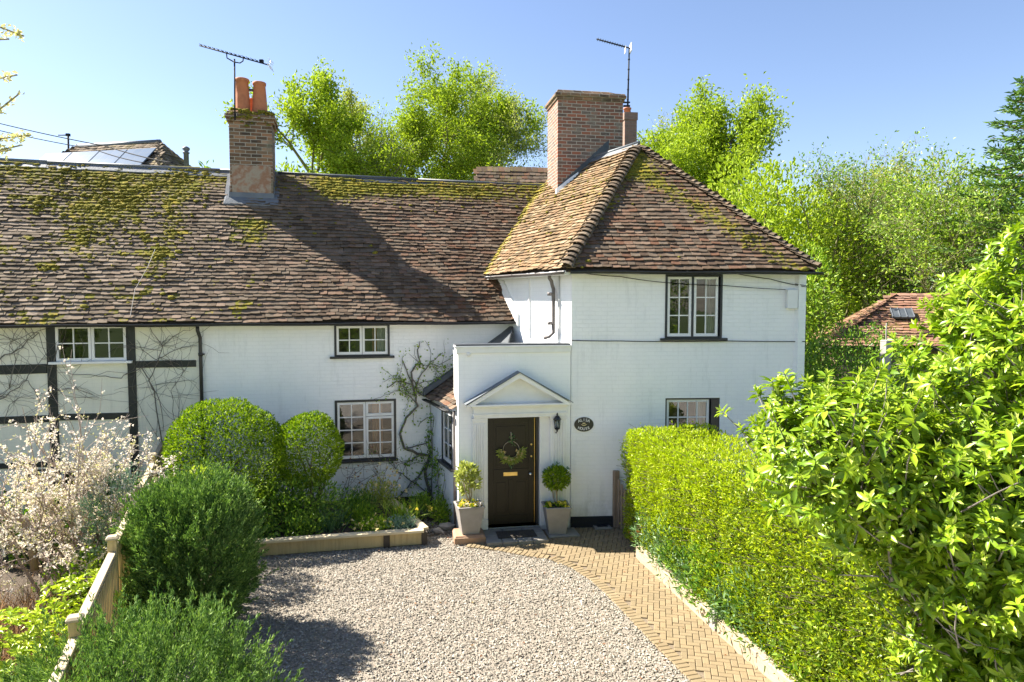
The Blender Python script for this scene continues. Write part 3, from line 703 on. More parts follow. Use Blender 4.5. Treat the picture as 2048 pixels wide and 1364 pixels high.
# lead flashing round the base
q = MB(); f0 = .02
def roofz(y): return EAVE_W + (y + .27) * math.tan(SLW) + .025
yl = 2.12
q.hexa([(-.03, -.04, roofz(yl) - .02), (.93, -.04, roofz(yl) - .02), (.93, .0, roofz(yl) + .05), (-.03, .0, roofz(yl) + .05)], [(-.02, -.02, roofz(yl) + .17), (.92, -.02, roofz(yl) + .17), (.92, -.0, roofz(yl) + .17), (-.02, -.0, roofz(yl) + .17)])
za, zb = roofz(yl - .16), roofz(yl)
q.hexa([(-.12, -.17, za + .05), (1.02, -.17, za + .05), (1.02, .0, zb + .04), (-.12, .0, zb + .04)], [(-.12, -.17, za + .075), (1.02, -.17, za + .075), (.98, .0, zb + .10), (-.08, .0, zb + .10)])
for x0, x1, xx in ((-.12, -.012, -.02), (.912, 1.02, .92)):
    zc = roofz(yl + .55); q.hexa([(x0, -.1, zb - .06), (x1, -.1, zb - .06), (x1, .55, zc + .03), (x0, .55, zc + .03)], [(x0, -.1, zb - .03), (x1, -.1, zb - .03), (x1, .55, zc + .065), (x0, .55, zc + .065)])
    q.box(xx - .002 if xx < 0 else xx - .012, xx + .012 if xx < 0 else xx + .004, 0, .55, zb, zb + .2)
    for i in range(4): q.box(xx - .002 if xx < 0 else xx - .012, xx + .012 if xx < 0 else xx + .004, .06 + i * .14, .2 + i * .14, zb + .15 + i * .13, zb + .32 + i * .14)
q.build('flashing', 'lead', ch1, CH1)

# ------------------------------------------------------------------ right-hand block
EB = 4.78; SLB = 47
cB = Vector((1.09, 12.47, 0)); uB = Vector((math.cos(rad(4)), math.sin(rad(4)), 0)); bB = Vector((-math.sin(rad(4)), math.cos(rad(4)), 0))
WB = on(BLK, 1612, 600)[0]
W4 = rect(BLK, 1331, 549, 1443, 676); W4 = (W4[0], W4[1], W4[2], min(W4[3], EB - .06))
W5 = rect(BLK, 1331, 796, 1438, 905)
wall('wall', 'white_wall', cot, BLK, 0, WB, .22, EB + .02, [W4, W5])
q = MB(); nx = 26
for i in range(nx):
    x0, x1 = WB * i / nx, WB * (i + 1) / nx
q.box(-.0, WB + .02, -.035, .2, -.1, .22); q.build('plinth', 'plinth', cot, BLK, bevel=.01)
window(cot, BLK, *W4, [(0, .46, 0, 1, 2, 3), (.50, .965, 0, 1, 2, 3)], y=-.005, sill=.09, sw=.04, curtains=[(.8, 1.0, 'curtain'), (-.02, .05, 'curtain')])
q = MB(); xm = W4[0] + .04 + (W4[1] - W4[0] - .08) * .48; q.box(xm - .02, xm + .02, -.01, .05, W4[2] + .02, W4[3] - .04); q.build('mullion', 'black_paint', cot, BLK)
window(cot, BLK, *W5, [(0, .84, 0, 1, 4, 3)], y=.03, sw=.03, curtains=[(.62, .84, 'curtain')], depth=.06)
q = MB(); xr = W5[1]; q.box(xr - (W5[1] - W5[0]) * .16, xr - .03, .0, .03, W5[2] + .02, W5[3] - .031); q.build('shutter_board', 'black_paint', cot, BLK)
# left flank of the block, lit by the sun: runs back at an angle over the wing roof
FL = Matrix.Translation(cB) @ Matrix.Rotation(math.atan2(-BACK.y, -BACK.x), 4, 'Z')   # local x points to the front corner
wall('flank_wall', 'white_wall_smooth', cot, FL, -6.0, -.004, 0, EB + .02, th=.2, y0=0)
P1 = cB + uB * WB
FR = Matrix.Translation(P1) @ Matrix.Rotation(math.atan2(BACK.y, BACK.x), 4, 'Z')
wall('flank_wall', 'white_wall', cot, FR, .0, 6.0, 0, EB + .02, th=.2, y0=0)
q = MB(); q.quad(cB + BACK * 6, P1 + BACK * 6, P1 + BACK * 6 + Vector((0, 0, EB)), cB + BACK * 6 + Vector((0, 0, EB))); q.build('rear_wall', 'white_wall', cot)
# soffit shadow boards
e0 = Vector((1.10, 12.20, EB)); e1 = Vector((5.60, 12.20 + (5.60 - 1.10) * math.tan(rad(4)), EB))
nBf = None
def fplane(px, py, p0, n):
    r = ray(px, py); return CAM + r * ((Vector(p0) - CAM).dot(n) / r.dot(n))
s = rad(SLB); vB = slopev(bB, s); nB = uB.cross(vB)
apex = fplane(1275, 293, e0, nB)
e0 = e0 - uB * .16 
e1 = e0 + uB * (4.64)
E0b = e0 + BACK * 4.7; E1b = e1 + BACK * 4.7; apb = apex + BACK * 3.0
# front slope tiles
def local2(o, u, v, P): d = Vector(P) - Vector(o); return (d.dot(u), d.dot(v))
def plane_uv(a, b, c):
    """in-plane axes: u along a->b, v up the slope towards c"""
    u = (b - a).normalized(); v = (c - a) - u * (c - a).dot(u); v.normalize(); return u, v
def moss_f(U, V):
    m = .06 + .4 * (fbm(U * 1.2, V * 1.4, 31) - .45)
    m = m + .45 * np.exp(-((U - 4.2 + V * .85) / .45) ** 2) + .30 * np.exp(-((U - .15 - V * .52) / .2) ** 2) * (.5 + vnoise(U * 3, V * 3, 5)) + .3 * np.exp(-((V - 3.1) / .5) ** 2)
    m = m + .3 * np.exp(-((U - .7) / .25) ** 2 - ((V - 1.7) / .12) ** 2)
    return m
u_, v_ = plane_uv(e0, e1, apex)
poly = [local2(e0, u_, v_, p) for p in (e0, e1, apex)]
rb, ring = tile_roof('roof', 'tile', cot, e0, u_, v_, poly, moss_f, seed=8, mossn=500, sag=.03, lift=.022); sheet('roof_boarding', 'wood_dark', rb, ring, u_.cross(v_), off=-.04)
def moss_l(U, V):
    m = .12 + .5 * (fbm(U * 1.5, V * 1.5, 41) - .42) + .22 * np.exp(-((V - 2.6) / .8) ** 2)
    # moss follows the valley on the left edge
    return m + .5 * np.exp(-((U - vall(V)) / .22) ** 2)
uL_, vL_ = plane_uv(E0b, e0, apex)
nL = uL_.cross(vL_)
def vall(V):
    # where the slope meets the wing roof plane
    out = []
    for v in np.atleast_1d(V):
        p0 = E0b + vL_ * float(v); den = uL_.dot(nW)
        out.append((oW - p0).dot(nW) / den if abs(den) > 1e-6 else 0)
    return np.array(out)
poly = [local2(E0b, uL_, vL_, p) for p in (E0b, e0, apex, apb)]
def keepL(P): return (P - np.array(oW)) @ np.array(nW) > -.12
rl, ring = tile_roof('side_slope', 'tile_orange', rb, E0b, uL_, vL_, poly, moss_l, seed=9, mossn=420, sag=.03, keep=keepL, lift=.030); sheet('roof_boarding', 'wood_dark', rl, ring, nL, off=-.04)
u2, v2 = plane_uv(e1, E1b, apex)
poly = [local2(e1, u2, v2, p) for p in (e1, E1b, apb, apex)]
rr_, ring = tile_roof('side_slope', 'tile_hip', rb, e1, u2, v2, poly, moss_f, seed=10, sag=.03); sheet('roof_boarding', 'wood_dark', rr_, ring, u2.cross(v2), off=-.04)
q = MB(); q.add([E0b, E1b, apb], [(0, 1, 2)]); q.build('rear_gable', 'white_wall', cot)
# bonnet tiles up both hips
def bonnets(parent, a, b, na, nb, step, r, mat, seed, name='hip_tiles', grow=1.0):
    rg = random.Random(seed); d = (b - a); L = d.length; d = d.normalized(); up = (na + nb).normalized(); up = (up - d * up.dot(d)).normalized(); sd = d.cross(up)
    m = MB(); n = int(L / step)
    for i in range(n):
        t = i * step; c = a + d * t + up * (.035 + rg.uniform(-.006, .008)); rr = r * (1 + rg.uniform(-.06, .08)); l = step * 1.7; k = 7; vs = []
        tilt = up * .045
        for (off, sc_, hz) in ((0, 1.0, 0), (l, .72, 1)):
            for rad_off in (0, -.016):
                for j in range(k + 1):
                    th_ = math.pi * (.04 + .92 * j / k); q_ = rr * sc_ + rad_off
                    vs.append(c + d * off + tilt * (1 - hz) + sd * q_ * math.cos(th_) * 1.15 + up * (q_ * math.sin(th_) * .78 - r * .45))
        K = k + 1; fs = []
        for j in range(k):
            fs.append((j, j + 1, 2 * K + j + 1, 2 * K + j)); fs.append((j, K + j, K + j + 1, j + 1))
        m.add(vs, fs)
    me = m.build(name, mat, parent); return me
nR2 = u2.cross(v2)
bonnets(rb, e0 + Vector((0, 0, .02)), apex, nB, nL, .125, .135, 'tile_hip', 1); bonnets(rb, e1 + Vector((0, 0, .02)), apex, nB, nR2, .125, .115, 'tile_hip', 2)
ridge_cap(rb, [tuple(apex - BACK * .05 + Vector((0, 0, .03))), tuple(apb)], .13, 'lead', Vector((BACK.y, -BACK.x, 0)), drop=.9, seg=.9)
gutter(cot, Matrix.Translation(e0) @ Matrix.Rotation(rad(4), 4, 'Z'), .10, 4.74, -.02, -.03, 'gutter_black', .052)
gF = Matrix.Translation(e0) @ Matrix.Rotation(math.atan2(-BACK.y, -BACK.x), 4, 'Z')
gutter(cot, gF, -3.0, -.02, -.035, -.035, 'pipe_brown', .05)
q = MB(); q.box(-3.25, -.02, .02, .19, -.09, -.02); q.build('soffit', 'white_paint', cot, gF)
# swan-neck downpipe on the flank
tpf = FL.inverted()
def flp(px, py, y): return on(FL, px, py, y)
a = flp(1098, 545, -.2); b_ = flp(1107, 570, -.07)
pipe('downpipe', 'pipe_brown', cot, FL, [(a[0], -.19, EB - .06), (a[0], -.19, EB - .14), (a[0] + .02, -.16, EB - .19), (b_[0] - .02, -.09, EB - .25), (b_[0], -.07, EB - .34), (b_[0], -.07, 4.2), (b_[0], -.07, 3.62), (b_[0] - .03, -.14, 3.55), (b_[0] - .12, -.2, 3.52)], .034, (4.35, 3.8))
c_ = flp(1116, 600, -.02)[0]; pipe('cable_conduit', 'cable_white', cot, FL, [(c_ + .04, -.02, EB - .1), (c_ + .04, -.02, 3.6), (c_ + .03, -.03, 3.5)], .012)
q = MB(); c_ = flp(1058, 600, -.02)[0]; q.box(c_ - .02, c_ + .02, -.03, .0, 3.5, EB - .1); q.build('cover_strip', 'white_paint', cot, FL)
# painted fillet where the wing roof meets the flank
q = MB(); w0 = Vector(wl(FL, -2.12, 0, 0)); 
pts = []
for t in (on(FL, 1004, 560, -.05)[0], on(FL, 1034, 640, -.05)[0]):
    p = wl(FL, t, -.03, 0); h = (WING.inverted() @ p); pts.append((t, roofz(h.y)))
(t0, z0), (t1, z1) = pts
q.hexa([(t0, -.05, z0 + .02), (t1, -.05, z1 + .02), (t1, .0, z1 + .02), (t0, .0, z0 + .02)], [(t0, -.04, z0 + .3), (t1, -.04, z1 + .3), (t1, .0, z1 + .3), (t0, .0, z0 + .3)]); q.build('roof_fillet', 'white_paint', cot, FL)

# main chimney behind the hip
CF = fplane(1115, 387, E0b, nL)
CH2 = Matrix.Translation((CF.x, CF.y, 0)) @ Matrix.Rotation(rad(10), 4, 'Z')
wch = on(CH2, 1246, 240)[0]; hch = (on(CH2, 1115, 178)[1] + on(CH2, 1246, 186)[1]) / 2
q = MB(); q.box(0, wch, 0, 1.05, 6.0, hch - .22); ch2 = q.build('chimney', 'brick_red', cot, CH2, bevel=.01)
ch2['label'] = 'broad tall red brick chimney with patches of grey mortar'; ch1['label'] = 'narrow weathered chimney with terracotta pots and mossy top'
q = MB(); q.box(-.03, wch + .03, -.03, 1.08, hch - .22, hch - .15); q.box(-.07, wch + .06, -.07, 1.1, hch - .15, hch - .08)
q.hexa([(-.05, -.05, hch - .08), (wch + .05, -.05, hch - .08), (wch + .05, 1.09, hch - .08), (-.05, 1.09, hch - .08)], [(-.0, .0, hch - .0), (wch - .35, .02, hch + .01), (wch - .3, 1.02, hch + .02), (.02, 1.0, hch)]); q.box(wch - .36, wch + .045, -.045, 1.08, hch - .08, hch - .035, c=.02)
q.build('chimney_cap', 'brick_old', ch2, CH2, bevel=.012)
# stepped lead and mortar flashing at its foot
q = MB()
def pl(t):                                   # side slope height under the chimney's front face
    p = CH2 @ Vector((t, 0, 0)); return E0b.z + ((E0b - p).dot(Vector((nL.x, nL.y, 0)))) / nL.z
for i in range(9):
    t0, t1 = i * wch / 9 * .78, (i + 1) * wch / 9 * .78
    q.hexa([(t0, -.02, pl(t0) - .05), (t1, -.02, pl(t1) - .05), (t1, 0, pl(t1) - .05), (t0, 0, pl(t0) - .05)], [(t0, -.018, pl(t0) + .17), (t1, -.018, pl(t1) + .15), (t1, 0, pl(t1) + .15), (t0, 0, pl(t0) + .17)])
q.build('flashing', 'slate_lead', ch2, CH2)
q = MB(); q.hexa([(-.05, -.12, pl(-.05) - .16), (.5, -.10, pl(.5) - .10), (.5, .0, pl(.5) - .1), (-.05, .0, pl(-.05) - .2)], [(-.05, -.03, pl(-.05) + .14), (.5, -.03, pl(.5) + .04), (.5, .0, pl(.5) + .1), (-.05, .0, pl(-.05) + .14)]); q.build('mortar_fillet', 'white_paint', ch2, CH2, bevel=.02)
# slim chimney further back
c3 = far(1249, 300, 18.6); c3b = far(1275, 230, 18.6)
CH3 = Matrix.Translation((c3.x, 18.6, 0)) @ Matrix.Rotation(rad(8), 4, 'Z')
w3 = c3b.x - c3.x; h3 = c3b.z + .08
q = MB(); q.box(0, w3, 0, .5, 5.6, h3 - .2); ch3 = q.build('chimney', 'brick_plain', cot, CH3, bevel=.006); ch3['label'] = 'slim buff brick chimney behind the broad one'
q = MB(); q.box(-.02, w3 + .02, -.02, .52, h3 - .2, h3); q.build('chimney_cap', 'brick_plain', ch3, CH3, bevel=.006)
q = MB(); q.lathe([(.10, 0), (.09, .12), (.11, .13), (.11, .16), (.08, .16)], (.13, .2, h3), 16); q.build('chimney_pot', 'terracotta', ch3, CH3)

# ------------------------------------------------------------------ porch
PH = 3.42; PW = 2.06
dL = on(POR, 975, 900)[0]; dR = on(POR, 1079, 900)[0]; dT = on(POR, 1025, 833)[1]
jR = on(POR, 1099, 900)[0]
wall('porch_wall', 'white_wall_smooth', cot, POR, 0, PW, 0, PH - .05, [(dL, dR, .1, dT)], th=.28)
q = MB(); q.box(-.02, PW, -.004, -.0, 0, .12)
q = MB(); q.box(-.035, PW + .0, -.035, .3, PH - .13, PH - .03); q.box(-.06, PW, -.06, .32, PH - .03, PH + .0); q.build('porch_cornice', 'white_paint', cot, POR, bevel=.006)
q = MB(); q.box(-.045, PW - .01, -.045, .33, PH + .003, PH + .028); q.build('porch_coping', 'slate_lead', cot, POR, bevel=.006)
q = MB(); q.box(.02, PW + .25, .3, 1.6, PH - .22, PH - .16); q.build('porch_roof', 'lead', cot, POR)
q = MB(); q.box(0, .02, .28, .29, 0, PH)
# porch side return
q = MB(); q.box(0, .24, .281, .9, 0, PH - .14); q.build('porch_return', 'white_wall_smooth', cot, POR)
# entablature, pediment, pilasters
eL, eR = on(POR, 946, 820)[0], on(POR, 1130, 820)[0]; eT = on(POR, 1040, 808)[1]; gL, gR = on(POR, 931, 807)[0], on(POR, 1136, 805)[0]; apz = on(POR, 1037, 743)[1]; mx = (gL + gR) / 2
q = MB(); q.box(eL, eR, -.12, -.0, dT + .0, eT - .04); q.box(eL - .01, eR + .01, -.14, -.12, dT + .05, dT + .08); q.box(eL - .04, eR + .03, -.17, -.0, eT - .04, eT); q.build('entablature', 'white_paint', cot, POR, bevel=.004)
q = MB()
rk = .075
zb_ = eT + .012; 
q.box(gL, gR, -.24, .0, eT, zb_ + .02)
tri = [(gL + .1, zb_ + .02), (gR - .1, zb_ + .02), (mx, apz - rk * 1.1)]
q.prism(tri, -.07, .0)
for sgn, xx in ((1, gL), (-1, gR)):
    dx, dz = mx - xx, apz - zb_; 
    a0 = (xx, zb_ + .02); a1 = (xx + sgn * .14, zb_ + .02); t0 = (mx, apz); t1 = (mx, apz - rk * 1.25)
    q.prism([a0, a1, t1, t0], -.24, .0)
q.build('pediment', 'white_paint', cot, POR, bevel=.004)
q = MB()
for sgn, xx in ((1, gL), (-1, gR)):
    q.hexa([(xx - sgn * .03, -.265, zb_ + .022), (mx, -.265, apz + .004), (mx, 0, apz + .004), (xx - sgn * .03, 0, zb_ + .022)], [(xx - sgn * .03, -.265, zb_ + .035), (mx, -.265, apz + .018), (mx, 0, apz + .018), (xx - sgn * .03, 0, zb_ + .035)])
q.build('pediment_lead', 'lead', cot, POR)
for (a, b) in ((on(POR, 944, 900)[0], dL - .025), (jR, on(POR, 1130, 900)[0])):
    q = MB(); q.box(a, b, -.075, .0, .28, dT - .06); q.box(a - .02, b + .02, -.095, .0, .1, .28); q.box(a - .015, b + .015, -.10, .0, dT - .06, dT - .003)
    nfl = 5; w = (b - a - .06)
    for i in range(nfl): x = a + .03 + w * (i + .5) / nfl; q.box(x - w / nfl * .3, x + w / nfl * .3, -.092, -.075, .32, dT - .1)
    q.build('pilaster', 'white_paint', cot, POR, bevel=.003)
q = MB(); q.box(dR + .0, jR, -.02, .0, .1, dT - .0); q.box(dL - .025, dL, -.03, .0, .1, dT); q.build('door_lining', 'white_paint', cot, POR)
# threshold and dark frame
q = MB(); q.box(dL, dR, .0, .25, .0, .10); q.box(dR - .05, dR, .06, .2, .10, dT); q.box(dL, dL + .02, .08, .2, .1, dT); q.box(dL + .02, dR - .05, .08, .2, dT - .02, dT); q.build('door_frame', 'black_paint', cot, POR)
q = MB(); q.box(dR - .082, dR - .074, .075, .10, .14, dT - .05); q.build('door_edge_strip', 'brass', cot, POR)
# the door itself: two tall panels over two short
x0, x1 = dL + .02, dR - .09; zA, zB_ = .13, dT - .03; q = MB(); yy = .09
st = .10; mid = (x0 + x1) / 2; lock = zA + 1.02
q.box(x0, x1, yy + .012, yy + .05, zA, zB_)
q.box(x0, x0 + st, yy, yy + .012, zA, zB_); q.box(x1 - st, x1, yy, yy + .012, zA, zB_)
q.box(x0 + st, x1 - st, yy, yy + .012, zB_ - .11, zB_); q.box(x0 + st, x1 - st, yy, yy + .012, zA, zA + .16); q.box(x0 + st, x1 - st, yy, yy + .012, lock - .2, lock)
q.box(mid - .045, mid + .045, yy, yy + .012, zA + .16, lock - .2)
for (a, b, c, d) in ((x0 + st, mid - .045, zA + .16, lock - .2), (mid + .045, x1 - st, zA + .16, lock - .2), (x0 + st, x1 - st, lock, zB_ - .11)):
    q.box(a + .05, b - .05, yy + .003, yy + .012, c + .05, d - .05, c=.0)
door = q.build('door', 'door', cot, POR, bevel=.004)
q = MB(); q.box(mid - .14, mid + .12, yy - .008, yy, lock - .13, lock - .06); q.build('letterbox', 'brass', door, POR, bevel=.003)
q = MB(); hx = x1 - .07; T = Matrix.Translation((hx, yy, lock - .10)) @ Matrix.Rotation(rad(90), 4, 'X'); m_ = MB(); m_.lathe([(.028, 0), (.028, .008), (.012, .012), (.012, .035), (.028, .045), (.030, .06), (.018, .072)], (0, 0, 0), 16); q.add([T @ Vector(v) for v in m_.v], m_.f, True); q.build('door_knob', 'chrome', door, POR)
for zz in (lock + .22, lock + .44):
    q = MB(); T = Matrix.Translation((x1 - .045, yy, zz)) @ Matrix.Rotation(rad(90), 4, 'X'); m_ = MB(); m_.lathe([(.02, 0), (.02, .012), (.012, .016)], (0, 0, 0), 14); q.add([T @ Vector(v) for v in m_.v], m_.f, True); q.build('lock', 'brass', door, POR)

# ------------------------------------------------------------------ lean-to between wing and porch
A = Vector((-1.68, 14.10, 0)); Bp = POR @ Vector((.015, .30, 0)); 
LD = (Bp - A); LEN = LD.length; LF = Matrix.Translation(A) @ Matrix.Rotation(math.atan2(LD.y, LD.x), 4, 'Z')
zl = 2.33
a6, b6 = on(LF, 884, 860, 0)[0], on(LF, 905, 860, 0)[0]
W6 = (a6, b6, 1.08, 2.14)
wall('lean_to_wall', 'white_wall', cot, LF, 0, LEN, .0, zl, [W6], th=.15)
window(cot, LF, *W6, [(0, 1, .0, 1, 2, 3)], y=.0, sw=.05, sill=.12, room=.35)
tlen = (Vector((.04, 14.34, 0)) - A).dot(Vector((LD.y, -LD.x, 0)).normalized() * -1); up_l = Vector((-LD.y, LD.x, 0)).normalized()
if up_l.x < 0: up_l = -up_l
run = (Vector((.04, 14.34, 0)) - A).dot(up_l); sl = math.atan2(3.66 - zl, abs(run)); LDn = LD.normalized()
oL = A + Vector((0, 0, zl)) - up_l * .14 - Vector((0, 0, .14 * math.tan(sl))); vL = slopev(up_l, sl)
S = (run + .1) / math.cos(sl) + .14
SS = .95
pol = [(-.9, 0), (LEN - .02, 0), (LEN - .02, SS), (-.9, SS)]
b1 = (3.33 - oL.z) / math.sin(sl)
po = [oL + LDn * a + vL * b for a, b in ((-.45, SS), (LEN + .3, SS), (LEN + .3, b1), (1.15, b1), (.1, S + .12), (-1.0, S + .12))]
sheet('lean_to_lead', 'slate_lead', cot, po, LDn.cross(vL), off=.035)
nLn = np.array(uW.cross(Vector((0, 0, 1))))  # outward from the wing wall
def keepP(P): return (P - np.array(WING.translation)) @ np.array(-bW) > .01
rle, ring = tile_roof('lean_to_roof', 'tile', cot, oL, LDn, vL, pol, lambda U, V: .3 * fbm(U * 2, V * 2, 4), seed=12, keep=keepP, sag=.01)
base_ring = [oL + LDn * .30, oL + LDn * (LEN - .02), oL + LDn * (LEN - .02) + vL * S, oL + LDn * (.30 - S * .55) + vL * S]
q = MB()
v0 = on(WING, 848, 782, -.03); v1 = on(WING, 1030, 652, -.03)
q.hexa([(v0[0] - .02, -.16, v0[1] - .09), (v1[0], -.16, v1[1] - .09), (v1[0], -.0, v1[1] - .09), (v0[0] - .02, -.0, v0[1] - .09)], [(v0[0] - .02, -.14, v0[1] + .03), (v1[0], -.14, v1[1] + .03), (v1[0], .0, v1[1] + .05), (v0[0] - .02, .0, v0[1] + .05)]); q.build('lean_to_flashing', 'slate_lead', cot, WING, bevel=.006)
gutter(cot, Matrix.Translation(oL) @ Matrix.Rotation(math.atan2(LD.y, LD.x), 4, 'Z'), .05, LEN - .12, -.03, -.01, 'gutter_black', .045)
pipe('downpipe', 'pipe_brown', cot, POR, [(-.045, .34, 2.2), (-.045, .34, 2.1), (-.04, .30, .05)], .025)
# ------------------------------------------------------------------ foliage tools
def unit(a): return a / np.maximum(np.linalg.norm(a, axis=-1, keepdims=True), 1e-9)
def leaves(name, P, D, L, asp, mat, parent, kind='diamond', up=None, fold=.12, droop=.12, rg=None, F=None):
    rg = rg or R; n = len(P); D = unit(np.asarray(D, float)); L = np.broadcast_to(np.asarray(L, float), (n,))
    ref = rg.normal(0, 1, (n, 3)) if up is None else np.broadcast_to(up, (n, 3)) + rg.normal(0, .35, (n, 3))
    S = unit(np.cross(D, ref)); Nn = np.cross(S, D); W = L * asp; L_ = L[:, None]; W_ = W[:, None] * .5
    if kind == 'diamond':
        V = np.stack([P, P + D * L_ * .5 + S * W_ + Nn * L_ * fold, P + D * L_ - Nn * L_ * droop, P + D * L_ * .5 - S * W_ + Nn * L_ * fold], 1).reshape(-1, 3)
        b = (np.arange(n) * 4)[:, None]; me = npmesh(name, V, np.concatenate([b + [[0, 1, 2]], b + [[0, 2, 3]]]))
    elif kind == 'blade':
        V = np.stack([P - S * W_, P + S * W_, P + D * L_ * .55 + S * W_ * .8 - Nn * L_ * droop * .3, P + D * L_ * .55 - S * W_ * .8 - Nn * L_ * droop * .3, P + D * L_ - Nn * L_ * droop], 1).reshape(-1, 3)
        b = (np.arange(n) * 5)[:, None]; me = npmesh(name, V, b + [[3, 2, 4]], b + [[0, 1, 2, 3]])
    else:
        def q(t, s, h=0): return P + D * L_ * t + S * W_ * s + Nn * L_ * (h - droop * t * t * 2.2)
        V = np.stack([P, q(.33, .85, fold), q(.33, 0), q(.33, -.85, fold), q(.68, .9, fold), q(.68, 0), q(.68, -.9, fold), q(1, 0)], 1).reshape(-1, 3)
        b = (np.arange(n) * 8)[:, None]
        me = npmesh(name, V, np.concatenate([b + [[0, 1, 2]], b + [[0, 2, 3]], b + [[4, 7, 5]], b + [[5, 7, 6]]]), np.concatenate([b + [[1, 4, 5, 2]], b + [[2, 5, 6, 3]]]), smooth=True)
    return link(name, me, mat, parent, F)
def sph(n, rg): return unit(rg.normal(0, 1, (n, 3)))
def lump(d, seed, amp, f=2.2):
    return 1 + amp * (fbm(d[:, 0] * f + 7, d[:, 1] * f + d[:, 2] * f * .7 + 3, seed) - .5) * 2 + amp * .6 * (vnoise(d[:, 2] * f * 2 + 5, d[:, 0] * f * 2 + 9, seed + 3) - .5) * 2
def shell(n, c, r, seed, amp=.08, depth=.25, rg=None, power=1.0, f=2.2, inner=.15):
    rg = rg or R; d = sph(n, rg)
    if power != 1.0:
        d = np.sign(d) * np.abs(d) ** power; d = d / np.maximum(np.linalg.norm(d, axis=1, keepdims=True) ** .6, 1e-6)
    k = lump(unit(d), seed, amp, f) * (1 - depth * rg.random(n) ** 1.8 - (rg.random(n) < inner) * rg.random(n) * .5)
    return np.array(c) + d * np.array(r) * k[:, None], unit(d / np.array(r))
def stems(m, base, tips, r0, r1, wob=.06, n=5, rg=None, seg=5):
    rg = rg or R; base = Vector(base)
    for tp in tips:
        tp = Vector(tp); pts = []; d = tp - base; off = Vector(rg.normal(0, wob, 3)) * d.length
        for i in range(seg + 1):
            t = i / seg; pts.append(base + d * t + off * math.sin(math.pi * t) + Vector(rg.normal(0, wob * .25, 3)) * d.length * (0 < i < seg))
        m.tube(pts, [r0 + (r1 - r0) * i / seg for i in range(seg + 1)], n, cap=False)
def bush(name, label, cat, c, r, n, leaf, asp, mat, seed, group=None, kind='diamond', amp=.08, depth=.3, upb=.35, out=.7, stem='bark', base=None, power=1.0, nst=9, f=2.2, zmin=None, extra=None, sr=.022, droop=.12):
    rg = np.random.default_rng(seed); c = Vector(c); bz = 0 if base is None else base[2]
    b = Vector((c.x, c.y, bz)) if base is None else Vector(base)
    o = thing(name, label, cat, b, group)
    P, No = shell(n, c, r, seed, amp, depth, rg, power, f)
    if zmin is not None: k = P[:, 2] > zmin; P, No = P[k], No[k]
    D = No * out + rg.normal(0, .55, P.shape) + np.array([0, 0, upb])
    leaves('crown', P, D, leaf * rg.uniform(.65, 1.2, len(P)), asp, mat, o, kind, rg=rg, up=No if kind == 'lance' else None, droop=droop)
    m = MB(); tips = np.array(c) + sph(nst, rg) * np.array(r) * .8; stems(m, b, tips, sr, sr * .25, .08, rg=rg); m.build('stem', stem, o)
    if extra: extra(o, rg)
    return o
def plume_bush(name, label, c, r, n, per, L, mat, seed, cat='conifer', amp=.1, upb=.9, leafL=.05, base=None, power=1.0, spread=.05, group=None, zmin=.02, tip=None, inner=.3):
    rg = np.random.default_rng(seed); c = Vector(c); b = Vector((c.x, c.y, 0)) if base is None else Vector(base)
    o = thing(name, label, cat, b, group)
    P, No = shell(n, c, r, seed, amp, .22, rg, power, inner=inner); D = unit(No * .75 + np.array([0, 0, upb]) + rg.normal(0, .28, P.shape))
    t = rg.random((n, per)); l = L * rg.uniform(.6, 1.25, n)
    bend = rg.normal(0, .1, (n, 3))
    Q = P[:, None, :] + D[:, None, :] * (t * l[:, None])[..., None] + bend[:, None, :] * ((t ** 2) * l[:, None])[..., None] + rg.normal(0, 1, (n, per, 3)) * (spread * (1 - t * .9))[..., None]
    DD = D[:, None, :] * .9 + rg.normal(0, .30, (n, per, 3)); Q = Q.reshape(-1, 3); DD = DD.reshape(-1, 3)
    k = Q[:, 2] > zmin; Q, DD = Q[k], DD[k]
    leaves('foliage', Q, DD, leafL * rg.uniform(.7, 1.3, len(Q)), .17, mat, o, 'diamond', rg=rg)
    m = MB(); tips = np.array(c) + sph(10, rg) * np.array(r) * .75; tips[:, 2] = np.abs(tips[:, 2]); stems(m, b, tips, .04, .012, .06, rg=rg); m.build('stem', 'bark', o)
    return o

